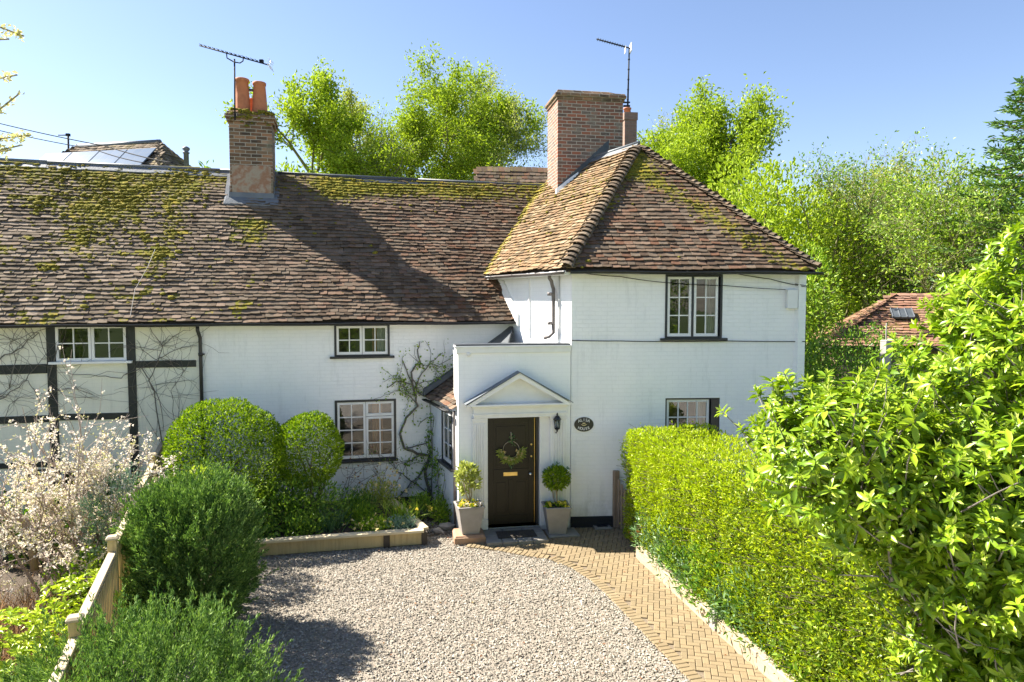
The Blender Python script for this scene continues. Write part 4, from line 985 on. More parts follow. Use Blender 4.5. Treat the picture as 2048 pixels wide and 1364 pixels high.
def tree(name, label, base, H, rad_c, seed, leafmat_='l_lime', nleaf=16000, leaf=.16, bark='bark_green', group=None, cat='tree', levels=4, sparse=1.0, trunk_r=None, first=.3, up=.35, bias=(0, 0), crown='crown', clump=.35, asp=.55, twigs=True, flat=.75, mat2=None):
    """a tapered trunk that forks into limbs, branches and twigs, with leaves scattered along the outer twigs"""
    rg = np.random.default_rng(seed); o = thing(name, label, cat, base, group); m = MB(); tw = []
    trunk_r = trunk_r or H * .018
    def grow(p, d, L, r, lev):
        seg = 4 if lev < 2 else 3; pts = [p]; rs = [r]
        dd = Vector(d)
        for i in range(seg):
            dd = (dd + Vector(rg.normal(0, (.04 if lev == 0 else .13 + .05 * lev), 3)) + Vector((0, 0, up * (.10 + .04 * lev)))).normalized()
            p = p + dd * (L / seg); pts.append(p); rs.append(r * (1 - .62 * (i + 1) / seg))
        m.tube(pts, rs, 7 if lev == 0 else (5 if lev == 1 else 3), cap=False)
        if lev >= levels:
            tw.append((pts[0], pts[-1])); return
        if lev >= levels - 1: tw.append((pts[1], pts[-1]))
        nb = (6, 5, 5, 4, 3)[min(lev, 4)] if lev else 7
        for k in range(nb):
            t = first + (1 - first) * (k + rg.uniform(.1, .9)) / nb if lev == 0 else .25 + .75 * (k + rg.random()) / nb
            q = t * seg; i = min(int(q), seg - 1); pp = pts[i].lerp(pts[i + 1], q - i)
            axis = Vector((math.cos(a := rg.uniform(0, 2 * math.pi) + k * 2.4), math.sin(a), 0)); td = (pts[i + 1] - pts[i]).normalized()
            side = (axis - td * axis.dot(td)).normalized(); ang = rg.uniform(.45, .95) * (1.0 if lev else (1.25 - .6 * t))
            nd = td * math.cos(ang) + side * math.sin(ang); rr = rs[i] * (.55 if lev else .5)
            grow(pp, nd, (rad_c * (1.15 - .35 * t) if lev == 0 else L * rg.uniform(.5, .72)), max(rr, .006), lev + 1)
        # leader carries on
        if lev: grow(pts[-1], dd, L * .55, rs[-1], lev + 1)
        else:
            for _ in range(2): grow(pts[-1], (dd + Vector(rg.normal(0, .35, 3))).normalized(), rad_c * .8, rs[-1], 1)
    grow(Vector((base[0], base[1], base[2] - .1)), Vector((bias[0], bias[1], 1)).normalized(), max(.45 * H, H - rad_c * 1.1), trunk_r, 0)
    m.build('trunk', bark, o)
    a = np.array([t[0][:] for t in tw]); b = np.array([t[1][:] for t in tw])
    dens = .35 + vnoise(a[:, 0] * 1.1 + seed, a[:, 2] * 1.1 + a[:, 1], seed); dens = np.clip(dens, .05, None) ** 1.0; i = rg.choice(len(a), nleaf, p=dens / dens.sum()); t = rg.random(nleaf)[:, None]
    P = a[i] * (1 - t) + b[i] * t + rg.normal(0, clump * .28, (nleaf, 3))
    D = unit(b[i] - a[i]) * .5 + rg.normal(0, .7, (nleaf, 3)) + np.array([0, 0, .1])
    if mat2:
        k = rg.random(nleaf) < .35
        leaves(crown, P[~k], D[~k], leaf * rg.uniform(.6, 1.2, (~k).sum()), asp, leafmat_, o, rg=rg); leaves('blossom', P[k], D[k], leaf * rg.uniform(.5, .9, k.sum()), asp, mat2, o, rg=rg)
    else: leaves(crown, P, D, leaf * rg.uniform(.6, 1.2, nleaf), asp, leafmat_, o, rg=rg)
    return o

def inpoly(P, poly):
    x, y = P[:, 0], P[:, 1]; c = np.zeros(len(P), bool); j = len(poly) - 1
    for i in range(len(poly)):
        xi, yi = poly[i][:2]; xj, yj = poly[j][:2]
        c ^= ((yi > y) != (yj > y)) & (x < (xj - xi) * (y - yi) / (yj - yi + 1e-12) + xi); j = i
    return c

# ------------------------------------------------------------------ ground
def flat(name, mat, pts, z, kind='structure'):
    m = MB(); m.add([(p[0], p[1], z) for p in pts], [tuple(range(len(pts)))]); o = m.build(name, mat); o['kind'] = kind; return o
flat('ground', 'lawn', [(-700, -300), (700, -300), (700, 1200), (-700, 1200)], -.03)
g = lambda x, y: ground(x, y)[:2]
edgeL = [g(935, 1096), g(990, 1102), g(1060, 1115), (.62, 10.90), (.93, 10.55), (1.16, 10.12), (1.34, 9.6), (1.52, 8.95), (1.72, 8.2), (1.97, 7.33), (2.2, 6.5), (2.55, 5.2)]
edgeR = [g(1277, 1118), (2.32, 9.8), (2.53, 8.95), (2.86, 7.33), (3.05, 6.5), (3.4, 5.2)]
pave = [tuple(p) for p in edgeL] + [tuple(p) for p in edgeR[::-1]] + [(2.30, 12.9), (1.2, 12.7), (-.75, 12.3)]
gravel_poly = [(-4.75, 11.2), (-4.3, 3.4), (2.9, 3.4)] + [tuple(p) for p in edgeL[::-1]] + [(-.95, 12.2), (-1.55, 13.6), (-2.3, 13.5), (-1.6, 11.9)]
flat('driveway', 'gravel_base', gravel_poly, .0); flat('bounce_ground', 'pale_bounce', [(-14, -20), (14, -20), (14, 2.9), (2.9, 3.4), (-4.3, 3.4), (-14, 2.9)], -.004)  # second sheet: pale ground added behind the camera to bounce sun onto the walls
flat('path', 'sand_joint', pave, .004)
rg = np.random.default_rng(21)
P = np.stack([rg.uniform(-4.8, 3, 120000), 3.9 + (rg.random(120000) ** 1.25) * 9.9], 1)
P = P[inpoly(P, gravel_poly)]; P = P[P[:, 1] > 4.6][:72000]
# some stray stones on the edge of the path
P2 = np.array([np.array(edgeL[i][:2]) * (1 - t) + np.array(edgeL[i + 1][:2]) * t for i in range(1, 11) for t in rg.random(60)]) + rg.normal(0, .035, (600, 2)); P = np.concatenate([P, P2])
ov = np.array([[1, 0, 0], [-1, 0, 0], [0, 1, 0], [0, -1, 0], [0, 0, 1], [0, 0, -1], ], float); of = np.array([[0, 2, 4], [2, 1, 4], [1, 3, 4], [3, 0, 4], [2, 0, 5], [1, 2, 5], [3, 1, 5], [0, 3, 5]])
k = len(P); an = rg.uniform(0, 6.28, k); sx = rg.uniform(.011, .025, k); sy = sx * rg.uniform(.35, .8, k); sz = sx * rg.uniform(.25, .55, k)
v = ov[None] * (1 + rg.normal(0, .22, (k, 6, 1))) + rg.normal(0, .12, (k, 6, 3)); v = v * np.stack([sx, sy, sz], 1)[:, None]
til = rg.normal(0, .35, k); v[:, :, 2] += v[:, :, 0] * til[:, None]
V = np.stack([v[..., 0] * np.cos(an)[:, None] - v[..., 1] * np.sin(an)[:, None], v[..., 0] * np.sin(an)[:, None] + v[..., 1] * np.cos(an)[:, None], v[..., 2]], -1) + np.stack([P[:, 0], P[:, 1], rg.uniform(.002, .014, k)], 1)[:, None]
gr = link('gravel', npmesh('gravel', V.reshape(-1, 3), ((np.arange(k) * 6)[:, None, None] + of[None]).reshape(-1, 3)), 'gravel'); gr['kind'] = 'stuff'; gr['label'] = 'loose pale stone chippings covering the driveway'
# herringbone block paving with a border course
def paver(m, cx, cy, ang, l, w, z):
    T = Matrix.Translation((cx, cy, 0)) @ Matrix.Rotation(ang, 4, 'Z') @ Matrix.Rotation(random.gauss(0, .006), 4, 'X') @ Matrix.Rotation(random.gauss(0, .004), 4, 'Y')
    m.box(-l / 2 + .003, l / 2 - .003, -w / 2 + .003, w / 2 - .003, -.02, z, T=T, c=.006)
m = MB(); a0 = rad(-12); ca, sa = math.cos(a0), math.sin(a0); u0 = .08
inner = []
for i, p in enumerate(edgeL):
    q = Vector(edgeL[min(i + 1, len(edgeL) - 1)][:2]) - Vector(edgeL[max(i - 1, 0)][:2]); nrm = Vector((-q.y, q.x)).normalized(); inner.append(tuple(Vector(p[:2]) + nrm * .17))
pin = inner + pave[len(edgeL):]
for i in range(-50, 50):
    for j in range(-25, 125):
        kk = (i - j) % 4
        if kk not in (0, 3): continue
        w_, h_ = (2, 1) if kk == 0 else (1, 2)
        cx, cy = (i + w_ / 2) * u0, (j + h_ / 2) * u0; X = .9 + cx * ca - cy * sa; Y = 4.6 + cx * sa + cy * ca
        if not (4.8 < Y < 12.9): continue
        hl, hw = (w_ * u0 * .3, h_ * u0 * .3)
        if inpoly(np.array([[X, Y]]), pin)[0]: paver(m, X, Y, a0, w_ * u0, h_ * u0, .024 + random.gauss(0, .0015))
acc = 0
for i in range(len(edgeL) - 1):
    a = Vector(edgeL[i][:2]); b = Vector(edgeL[i + 1][:2]); d = b - a; L = d.length; d.normalize(); nrm = Vector((-d.y, d.x)); t = acc
    while t < L:
        c = a + d * t + nrm * .08; paver(m, c.x, c.y, math.atan2(nrm.y, nrm.x), .16, .08, .026); t += .083
    acc = t - L
pv = m.build('paving_blocks', 'paver'); pv['kind'] = 'structure'; pv['label'] = 'buff herringbone block paving of the garden path'
# windblown leaves and small weeds on the drive
n = 420; P = np.stack([rg.uniform(-4.6, 3.2, n * 3), rg.uniform(4.8, 12.2, n * 3), np.full(n * 3, .02)], 1); P = P[inpoly(P, gravel_poly) | inpoly(P, pave)][:n]; k = len(P)
fl_ = leaves('fallen_leaves', P + [0, 0, .01], np.stack([rg.normal(0, 1, k), rg.normal(0, 1, k), rg.uniform(0, .25, k)], 1), .035 * rg.uniform(.5, 1.3, k), .5, 'l_red', None, rg=rg); fl_['kind'] = 'stuff'; fl_['label'] = 'small dry leaves blown over the gravel and the path'
# beds and soil
def soil(name, pts, z, lab=None):
    a = np.array(pts); lo, hi = a.min(0), a.max(0); nx, ny = 40, 40; X, Y = np.meshgrid(np.linspace(lo[0], hi[0], nx), np.linspace(lo[1], hi[1], ny)); Z = z + .05 * (fbm(X * 3, Y * 3, 5) - .5) + .03 * (vnoise(X * 14, Y * 14, 8) - .5)
    V = np.stack([X, Y, Z], -1).reshape(-1, 3); C = V.reshape(ny, nx, 3); i = (np.arange(ny - 1)[:, None] * nx + np.arange(nx - 1)[None]).ravel(); F_ = np.stack([i, i + 1, i + nx + 1, i + nx], 1)
    cen = V[F_].mean(1); F_ = F_[inpoly(cen, pts)]; o = link(name, npmesh(name, V, None, F_, smooth=True), 'soil'); o['kind'] = 'structure'; return o
soil('bed_soil', [(-5.2, 10.7), (-4.2, 11.05), (-1.5, 11.65), (-2.4, 13.6), (-3.0, 13.9), (-6.4, 13.0)], .17)
soil('border_soil', [(2.08, 11.2), (2.4, 9.8), (2.63, 8.9), (2.97, 7.3), (3.2, 6.4), (3.6, 5), (7, 5), (7, 12.5), (2.4, 12.5)], .13)
soil('garden_soil', [(-4.35, 3), (-4.6, 8), (-6.7, 13.0), (-14, 11), (-14, 3)], .0)
soil('corner_soil', [(-1.75, 14.1), (-2.3, 13.55), (-1.55, 12.0), (-1.0, 12.1)], .01)

# raised bed sleepers
def plank(name, lab, cat, p, q, w, h, z0, mat, group=None, caps=(), parent=None, bev=.008):
    p = Vector(p); q = Vector(q); d = q - p; L = d.length; F = Matrix.Translation((p.x, p.y, 0)) @ Matrix.Rotation(math.atan2(d.y, d.x), 4, 'Z'); m = MB(); m.box(0, L, -w / 2, w / 2, z0, z0 + h); o = m.build(name, mat, parent, F, bevel=bev)
    if not parent: tag(o, lab, cat, group)
    return o, F, L
bt = thing('raised_bed', 'long raised bed edged with light timber sleepers under the cottage windows', 'raised bed', (-2.9, 11.3, 0))
bA, bB, bC = Vector((-4.75, 10.93)), Vector((-1.50, 11.62)), Vector((-2.40, 13.40))
bm_ = bA.lerp(bB, .80)
for p, q in ((bA, bm_ - (bB - bA).normalized() * .05), (bm_ + (bB - bA).normalized() * .055, bB)):
    plank('sleeper', 0, 0, p, q, .05, .20, .02, 'wood_green', parent=bt, bev=.004)
plank('cap_board', 0, 0, bA, bB - (bB - bA).normalized() * .03, .16, .045, .235, 'wood_light', parent=bt)
plank('cap_board', 0, 0, bB + (bC - bB).normalized() * .06, bC, .16, .045, .236, 'wood_light', parent=bt)
plank('sleeper', 0, 0, bB + (bC - bB).normalized() * .06, bC, .05, .20, .02, 'wood_light', parent=bt)
for pt in (bm_, bB - (bB - bA).normalized() * .02):
    q = MB(); q.box(-.05, .05, -.045, .05, 0, .233); q.build('post', 'wood_dark', bt, Matrix.Translation((pt.x, pt.y, 0)) @ Matrix.Rotation(math.atan2(bB.y - bA.y, bB.x - bA.x), 4, 'Z'), bevel=.004)
# sleepers along the path
s0, s1, s2, s3 = Vector((2.09, 10.98)), Vector((2.60, 8.62)), Vector((2.64, 8.44)), Vector((3.25, 6.0))
plank('timber_edging', 'longer pale sleeper edging the path nearest the picket fence', 'edging', s0, s1, .13, .21, .0, 'wood_pale', 'sleepers along the path')
plank('timber_edging', 'pale sleeper edging the path in the near foreground, past the short grey post', 'edging', s2 + Vector((.01, -.03)), s3, .13, .2, .0, 'wood_pale', 'sleepers along the path')
q = MB(); q.box(-.075, .075, -.06, .06, 0, .23); o = q.build('edging_post', 'wood_grey', None, Matrix.Translation((2.615, 8.53, 0)) @ Matrix.Rotation(rad(-77), 4, 'Z'), bevel=.006); tag(o, 'short grey post between the two pale sleepers beside the path', 'post')

# porch steps, mat, drain
SF = POR
x_ = lambda px, py: (POR.inverted() @ ground(px, py))
q = MB(); 
sx0, sx1 = .42, 1.50
for i in range(4): q.box(sx0 + (sx1 - sx0) * i / 4 + .004, sx0 + (sx1 - sx0) * (i + 1) / 4 - .004, -.72, -.36, 0, .085, c=.012)
for i in range(3): q.box(sx0 + (sx1 - sx0) * i / 3 + .004, sx0 + (sx1 - sx0) * (i + 1) / 3 - .004, -.352, -.01, 0, .088, c=.012)
o = q.build('door_step', 'stone_step', None, SF); tag(o, 'low grey stone step in front of the dark front door', 'step')
q = MB(); q.box(.64, 1.33, -.56, -.20, .0885, .10, c=.004); 
for i in range(9): q.box(.67 + i * .07, .70 + i * .07, -.53, -.23, .10, .104)
o = q.build('doormat', 'mat_rubber', None, SF, bevel=.003); tag(o, 'dark rectangular doormat lying on the stone step', 'doormat')
q = MB(); q.box(-.12, .42, -.52, -.02, 0, .13, c=.015); q.box(-.10, .40, -.50, -.06, .1305, .15, c=.01); o = q.build('brick_plinth_block', 'brick_step', None, SF); tag(o, 'orange brick block under the left-hand planter', 'plinth block')
q = MB(); q.box(1.56, 2.12, -.50, -.08, .0, .055, c=.012); o = q.build('paving_slab', 'stone_step', None, SF); tag(o, 'low stone slab under the right-hand planter', 'slab')
dr = ground(1203, 1056); q = MB(); q.box(-.16, .16, -.12, .12, .026, .06, c=.01); dc = thing('drain', 'square stone-framed drain grating beside the black plinth', 'drain', (dr.x, dr.y - .05, 0)); FD = Matrix.Translation((dr.x, dr.y - .05, 0)) @ Matrix.Rotation(rad(8), 4, 'Z'); q.build('drain_surround', 'stone_step', dc, FD)
q = MB(); q.box(-.10, .10, -.07, .07, .0605, .066); q.build('drain_grating', 'black_paint', dc, FD)

# planters and their trees
def planter(x, y, label):
    o = thing('planter', label, 'planter', wl(POR, x, y, 0), 'grey planters by the front door'); return o
def taper_pot(par, F, h, b, t):
    m = MB(); m.hexa([(-b, -b, 0), (b, -b, 0), (b, b, 0), (-b, b, 0)], [(-t, -t, h - .03), (t, -t, h - .03), (t, t, h - .03), (-t, t, h - .03)])
    t2 = t + .012
    for a in ((-t2, t2, -t2, -t2 + .035), (-t2, t2, t2 - .035, t2), (-t2, -t2 + .035, -t2 + .035, t2 - .035), (t2 - .035, t2, -t2 + .035, t2 - .035)): m.box(*a, h - .03, h)
    m.build('pot', 'pot_grey', par, F, bevel=.006); s = MB(); s.box(-t + .0, t - .0, -t + .0, t - .0, h - .031, h - .02); s.build('soil', 'soil', par, F)
for i, (x, y, z, lab, tl) in enumerate(((.16, -.28, .15, 'tapered square grey planter left of the front door, on the brick block', 'leggy pale green standard bay in the left-hand planter'), (1.74, -.26, .055, 'tapered square grey planter right of the front door', 'round clipped dark green standard bay in the right-hand planter'))):
    F = POR @ Matrix.Translation((x, y, z)) @ Matrix.Rotation(rad((6, -3)[i]), 4, 'Z'); p = planter(x, y, lab); taper_pot(p, F, .50 if i else .50, .15, .225)
    c = F @ Vector((0, 0, (.98, .98)[i])); rg = np.random.default_rng(60 + i)
    t_ = thing('potted_bay_tree', tl, 'potted tree', F @ Vector((0, 0, .48)), 'bay trees by the front door')
    if i == 0:
        Pp, No = shell(60, c - Vector((.03, 0, .04)), (.2, .18, .24), 5, .25, .5, rg); Pp = np.repeat(Pp, 9, 0) + rg.normal(0, .02, (540, 3)); D = np.repeat(No, 9, 0) * .6 + rg.normal(0, .5, (540, 3)) + [0, 0, .5]
        leaves('crown', Pp, D, .085 * rg.uniform(.7, 1.2, 540), .42, 'l_lime_pale', t_, 'lance', rg=rg)
    else:
        Pp, No = shell(1500, c, (.235, .235, .21), 6, .1, .4, rg); leaves('crown', Pp, No * .8 + rg.normal(0, .45, Pp.shape) + [0, 0, .3], .055 * rg.uniform(.7, 1.2, 1500), .42, 'l_bay', t_, 'lance', rg=rg)
        Pp = np.array([c + Vector((a, b, d)) for a, b, d in ((-.22, 0, .12), (.2, 0, .16), (.02, .05, .24), (-.08, 0, .22), (.24, 0, -.1), (-.2, 0, -.08))]).repeat(8, 0); leaves('shoot', Pp, rg.normal(0, .5, Pp.shape) + [0, 0, .7], .06, .4, 'l_juniper_blue', t_, 'lance', rg=rg)
    m = MB(); b0 = F @ Vector((0, 0, .47)); stems(m, b0, [c + Vector(rg.normal(0, .06, 3)) for _ in range(3 if i else 5)], .014, .008, .05, rg=rg); m.build('stem', 'bark_pale', t_)
    cc = np.array((F @ Vector((0, 0, .5)))[:]); n = 26
    Q = cc + np.stack([rg.uniform(-.18, .2, n), rg.uniform(-.2, .05, n), rg.uniform(.0, .06, n)], 1); pan = thing('pansies', ('yellow and pink pansies in the left-hand planter', 'yellow pansies in the right-hand planter')[i], 'flowers', tuple(cc), 'pansies in the planters')
    Q5 = np.repeat(Q, 5, 0); leaves('petals', Q5, rg.normal(0, 1, Q5.shape) + [0, -.6, .4], .035, .9, 'petal_yellow', pan, rg=rg); Q8 = np.repeat(cc + np.stack([rg.uniform(-.2, .2, 40), rg.uniform(-.2, .2, 40), rg.uniform(-.02, .03, 40)], 1), 4, 0)
    leaves('leaves', Q8, rg.normal(0, 1, Q8.shape) + [0, 0, .5], .05, .6, 'l_bay', pan, rg=rg)
    if i == 0: Q5 = Q5[::2] + [.08, 0, 0]; leaves('pink_petals', Q5, rg.normal(0, 1, Q5.shape) + [0, -.6, .4], .035, .9, 'petal', pan, rg=rg)

# wreath on the door
wc = POR @ Vector((mid + .0, yy - .03, lock + .33)); wr = thing('wreath', 'leafy hoop wreath with white and cream flowers hanging on the dark door', 'wreath', wc); rg = np.random.default_rng(9)
m = MB(); m.tube([POR @ Vector((mid + .15 * math.cos(a), yy - .02, lock + .36 + .15 * math.sin(a))) for a in np.linspace(0, 2 * math.pi, 25)], .006, 6); m.tube([POR @ Vector((mid, yy - .015, lock + .5)), POR @ Vector((mid, yy - .008, lock + .68))], .012, 5); m.build('hoop', 'wood_pale', wr)
ang = rg.uniform(math.pi * .98, math.pi * 2.02, 300); rr = .16 + rg.normal(0, .025, 300)
Q = np.array([(POR @ Vector((mid + r_ * math.cos(a) * 1.1, yy - .03 - rg.random() * .03, lock + .35 + r_ * math.sin(a)))) for a, r_ in zip(ang, rr)]); Dq = np.stack([np.cos(ang), rg.normal(-.4, .3, 300), np.sin(ang)], 1) + rg.normal(0, .5, (300, 3))
leaves('leaves', Q, Dq, .085, .35, 'l_lime_pale', wr, rg=rg); Q2 = (Q[:26] + [0, -.03, 0]).repeat(6, 0); leaves('flowers', Q2, rg.normal(0, .7, Q2.shape) + [0, -.6, 0], .04, .8, 'petal_cream', wr, rg=rg); Q3 = np.array([POR @ Vector((mid + rg.normal(0, .035), yy - .04, lock + .55 + rg.normal(0, .05))) for _ in range(40)]); leaves('bow', Q3, rg.normal(0, 1, Q3.shape), .05, .3, 'l_border', wr, rg=rg)
Q3 = np.array([POR @ Vector((mid + rg.normal(0, .03), yy - .04, lock + .16 - abs(rg.normal(0, .06)))) for _ in range(30)]); leaves('trailing_leaves', Q3, rg.normal(0, .3, Q3.shape) + [0, 0, -1], .06, .3, 'l_border', wr, rg=rg)

# wall lantern
lx, lz = on(POR, 1114, 850, -.12); la = thing('wall_lantern', 'black coach lantern on a bracket beside the front door', 'lantern', POR @ Vector((lx, -.12, lz))); FLn = POR @ Matrix.Translation((lx, -.14, lz))
m = MB()
for a, b in ((.045, .06),):
    for i in range(6):
        t = i * math.pi / 3; m.tube([(a * math.cos(t), a * math.sin(t), -.06), (b * math.cos(t), b * math.sin(t), .10)], .005, 4)
m.lathe([(.05, -.07), (.05, -.058), (.02, -.09), (.01, -.12)], n=6); m.lathe([(.075, .10), (.078, .108), (.03, .17), (.012, .18), (.018, .20), (.004, .23)], n=6); m.tube([(0, 0, -.08), (-.01, .03, -.15), (-.03, .09, -.13), (-.03, .125, -.1)], .008, 6); m.lathe([(.035, -.16), (.035, -.15), (.03, -.10)], (-.03, .12, 0), n=12); m.build('lantern_frame', 'black_paint', la, FLn)
m = MB(); m.lathe([(.04, -.055), (.054, .10)], n=6); m.build('lantern_glass', 'glass', la, FLn)
m = MB(); m.tube([(.02, .10, .2), (.08, .11, .33), (.10, .12, .42)], .004, 5); m.build('cable', 'cable_white', la, FLn)

# oval house sign
sx_, sz_ = on(BLK, 1167.5, 848.5); sg = thing('house_sign', 'oval black house name sign with white lettering beside the porch', 'sign', BLK @ Vector((sx_, -.02, sz_))); FS = BLK @ Matrix.Translation((sx_, -.012, sz_))
def ell(a, b, y0, y1, m, n=40): m.prism([(a * math.cos(t), b * math.sin(t)) for t in [2 * math.pi * i / n for i in range(n)]], y0, y1)
m = MB(); ell(.188, .142, -.0, .012, m); m.build('plate_edge', 'sign_white', sg, FS); m = MB(); ell(.180, .134, -.008, .0, m); m.build('plate', 'sign_black', sg, FS, bevel=.002)
def letters(txt, top, size, mb):
    for i, ch_ in enumerate(txt):
        cu = bpy.data.curves.new('t', 'FONT'); cu.body = ch_; cu.size = size; cu.align_x = 'CENTER'; cu.align_y = 'CENTER'; cu.extrude = .0015; cu.offset = .001; cu.resolution_u = 2
        to = bpy.data.objects.new('t', cu); me = bpy.data.meshes.new_from_object(to); a = (i - (len(txt) - 1) / 2) * .30
        x, z = .155 * math.sin(a), (.105 * math.cos(a) - .022) * (1 if top else -1); th = -a * .55 if top else a * .55
        T = Matrix.Translation((x, -.0095, z)) @ Matrix.Rotation(th, 4, 'Y') @ Matrix.Rotation(0, 4, 'Z') @ Matrix.Rotation(rad(90), 4, 'X')
        T = Matrix.Translation((x, -.0095, z)) @ Matrix.Rotation(-th, 4, 'Y') @ Matrix.Rotation(rad(90), 4, 'X')
        mb.add([T @ v.co for v in me.vertices], [tuple(p.vertices) for p in me.polygons]); bpy.data.objects.remove(to); bpy.data.meshes.remove(me); bpy.data.curves.remove(cu)
m = MB(); letters('ALISA', True, .075, m); letters('HOUSE', False, .07, m); m.build('lettering', 'sign_white', sg, FS)
m = MB(); ell(.032, .010, -.0095, -.008, m, 16); m.v = [(x, y, z + .022) for x, y, z in m.v]; m2 = MB(); m2.prism([(-.06, .006), (-.03, -.018), (0, -.028), (.03, -.018), (.06, .006), (.03, -.002), (0, -.012), (-.03, -.002)], -.0095, -.008); m.add(m2.v, m2.f); m.build('emblem', 'petal_cream', sg, FS)

# boxes, cables and aerials
a, z1 = on(BLK, 1571, 579); b, z0 = on(BLK, 1590, 617)
q = MB(); q.box(a, b, -.10, .0, z0, z1, c=.01); ab = q.build('alarm_box', 'white_paint', None, BLK, bevel=.006); tag(ab, 'small white box high on the right-hand wall under the eaves', 'wall box')
a, z_ = on(POR, 937, 708); q = MB(); q.lathe([(.045, 0), (.045, .03), (.02, .05)], n=16); T = Matrix.Translation((a, -.0, z_)) @ Matrix.Rotation(rad(90), 4, 'X'); q.v = [tuple(T @ Vector(v)) for v in q.v]; o = q.build('security_sensor', 'white_paint', None, POR); tag(o, 'small round white sensor at the top left of the porch wall', 'sensor')
a, z_ = on(BLK, 1578, 752); q = MB(); q.box(a - .04, a + .04, -.04, 0, z_ - .04, z_ + .04, c=.01); q.tube([(a, -.04, z_), (a + .06, -.10, z_ - .05)], .025, 8); o = q.build('floodlight', 'white_paint', None, BLK); tag(o, 'small white spotlight low on the right-hand wall', 'spotlight')
def cable(name, label, pts, r, mat='cable', F=None, cat='cable', group=None, sag=0, n=14):
    out = []
    for i in range(len(pts) - 1):
        a, b = Vector(pts[i]), Vector(pts[i + 1])
        for k in range(n):
            t = k / n; out.append(a.lerp(b, t) - Vector((0, 0, sag * 4 * t * (1 - t))))
    out.append(Vector(pts[-1])); m = MB(); m.tube(out, r, 5); o = m.build(name, mat, None, F); return tag(o, label, cat, group)
def bw(px, py, y=-.03): u, z = on(BLK, px, py, y); return (u, y, z)
cable('wall_cable', 'thin dark cable running level across the right-hand wall below the upper window', [bw(1143, 681), bw(1240, 682), bw(1330, 683), bw(1450, 682), bw(1611, 683)], .008, F=BLK, group='cables on the right-hand wall', sag=.004)
cable('wall_cable', 'thin dark cable sagging from the eaves to the white wall box', [bw(1165, 546, -.06), bw(1240, 553, -.06), bw(1330, 565, -.06), bw(1450, 571, -.06), bw(1571, 579, -.08)], .007, F=BLK, group='cables on the right-hand wall', sag=.01)
cable('wall_cable', 'thin dark cable dropping from the eaves right of the upper window to the corner', [bw(1462, 545, -.05), bw(1540, 558, -.05), bw(1614, 574, -.06)], .007, F=BLK, group='cables on the right-hand wall', sag=.01)
cable('wall_cable', 'short dark cable run at the top right corner of the wall', [bw(1590, 568, -.05), bw(1618, 572, -.12)], .007, F=BLK, group='cables on the right-hand wall')
p0 = far(1103, 1, 12.0)
o = cable('broken_wire', 'pale stray wire lying down the left part of the mossy roof', [oW + uW * -.95 + vW * 1.9 + nW * .07, oW + uW * -1.0 + vW * 1.4 + nW * .08, oW + uW * -1.13 + vW * .8 + nW * .07, oW + uW * -1.1 + vW * .1 + nW * .06], .006, 'cable_grey', cat='wire')
# aerial on the left chimney
AY = 15.15
def ap_(px, py, y=AY): return far(px, py, y)
ae = thing('television_aerial', 'long black television aerial on the left chimney', 'aerial', ap_(470, 150), 'roof aerials')
m = MB(); m.tube([ap_(470, 240), ap_(469, 118)], .018, 8); m.tube([ap_(453, 106), ap_(454, 116), ap_(468, 124), ap_(480, 126), ap_(486, 122), ap_(487, 113)], .013, 8); m.build('mast', 'antenna', ae)
m = MB(); a, b = ap_(399, 91), ap_(537, 130); m.tube([a, b], .014, 8)
d = (b - a).normalized(); side = Vector((.12, 1, .0)).normalized()
for i in range(15): c = a.lerp(b, .03 + i * .062); w = .085 + .03 * (i > 9); m.tube([c - side * w + Vector((0, 0, .018)), c + side * w + Vector((0, 0, .018))], .007, 5); m.box(-.012, .012, -.012, .012, 0, .03, T=Matrix.Translation(c))
m.box(-.04, .04, -.03, .03, -.0, .07, T=Matrix.Translation(a.lerp(b, .90))); m.build('boom', 'antenna', ae)
m = MB()
for s_ in (-.09, -.045, 0, .045, .09): m.tube([b + Vector((.02 + abs(s_) * .4, -.16, s_)), b + Vector((.02 + abs(s_) * .4, .16, s_))], .006, 5)
m.tube([b + Vector((.055, 0, -.1)), b + Vector((.02, 0, 0)), b + Vector((.055, 0, .1))], .006, 5); m.build('reflector', 'antenna_white', ae)
AY2 = 18.8
ae = thing('television_aerial', 'thin mast aerial with white reflector behind the broad brick chimney', 'aerial', ap_(1256, 220, AY2), 'roof aerials')
m = MB(); m.tube([ap_(1255, 228, AY2), ap_(1258.5, 98, AY2)], [.026, .018], 8)
for k in range(5): c = ap_(1255.5 + k * .6, 200 - k * 20, AY2); m.tube([c, c + Vector((0, 0, .03))], .03, 8)
c = ap_(1254, 212, AY2); m.box(-.1, .08, -.03, .03, -.02, .02, T=Matrix.Translation(c)); m.box(-.1, .08, -.03, .03, .08, .11, T=Matrix.Translation(c)); m.build('mast', 'antenna', ae)
a, b = ap_(1193, 78, AY2), ap_(1262, 97, AY2); m = MB(); m.tube([a, b], .02, 8)
for i in range(12): c = a.lerp(b, .04 + i * .07); m.tube([c - Vector((0, .10, 0)), c + Vector((0, .10, 0))], .008, 5)
m.build('boom', 'antenna', ae)
m = MB(); m.box(-.02, .0, -.15, .15, -.10, .12, T=Matrix.Translation(b)); m.box(-.16, -.15, -.10, .10, -.12, .05, T=Matrix.Translation(b)); m.build('reflector', 'antenna_white', ae)
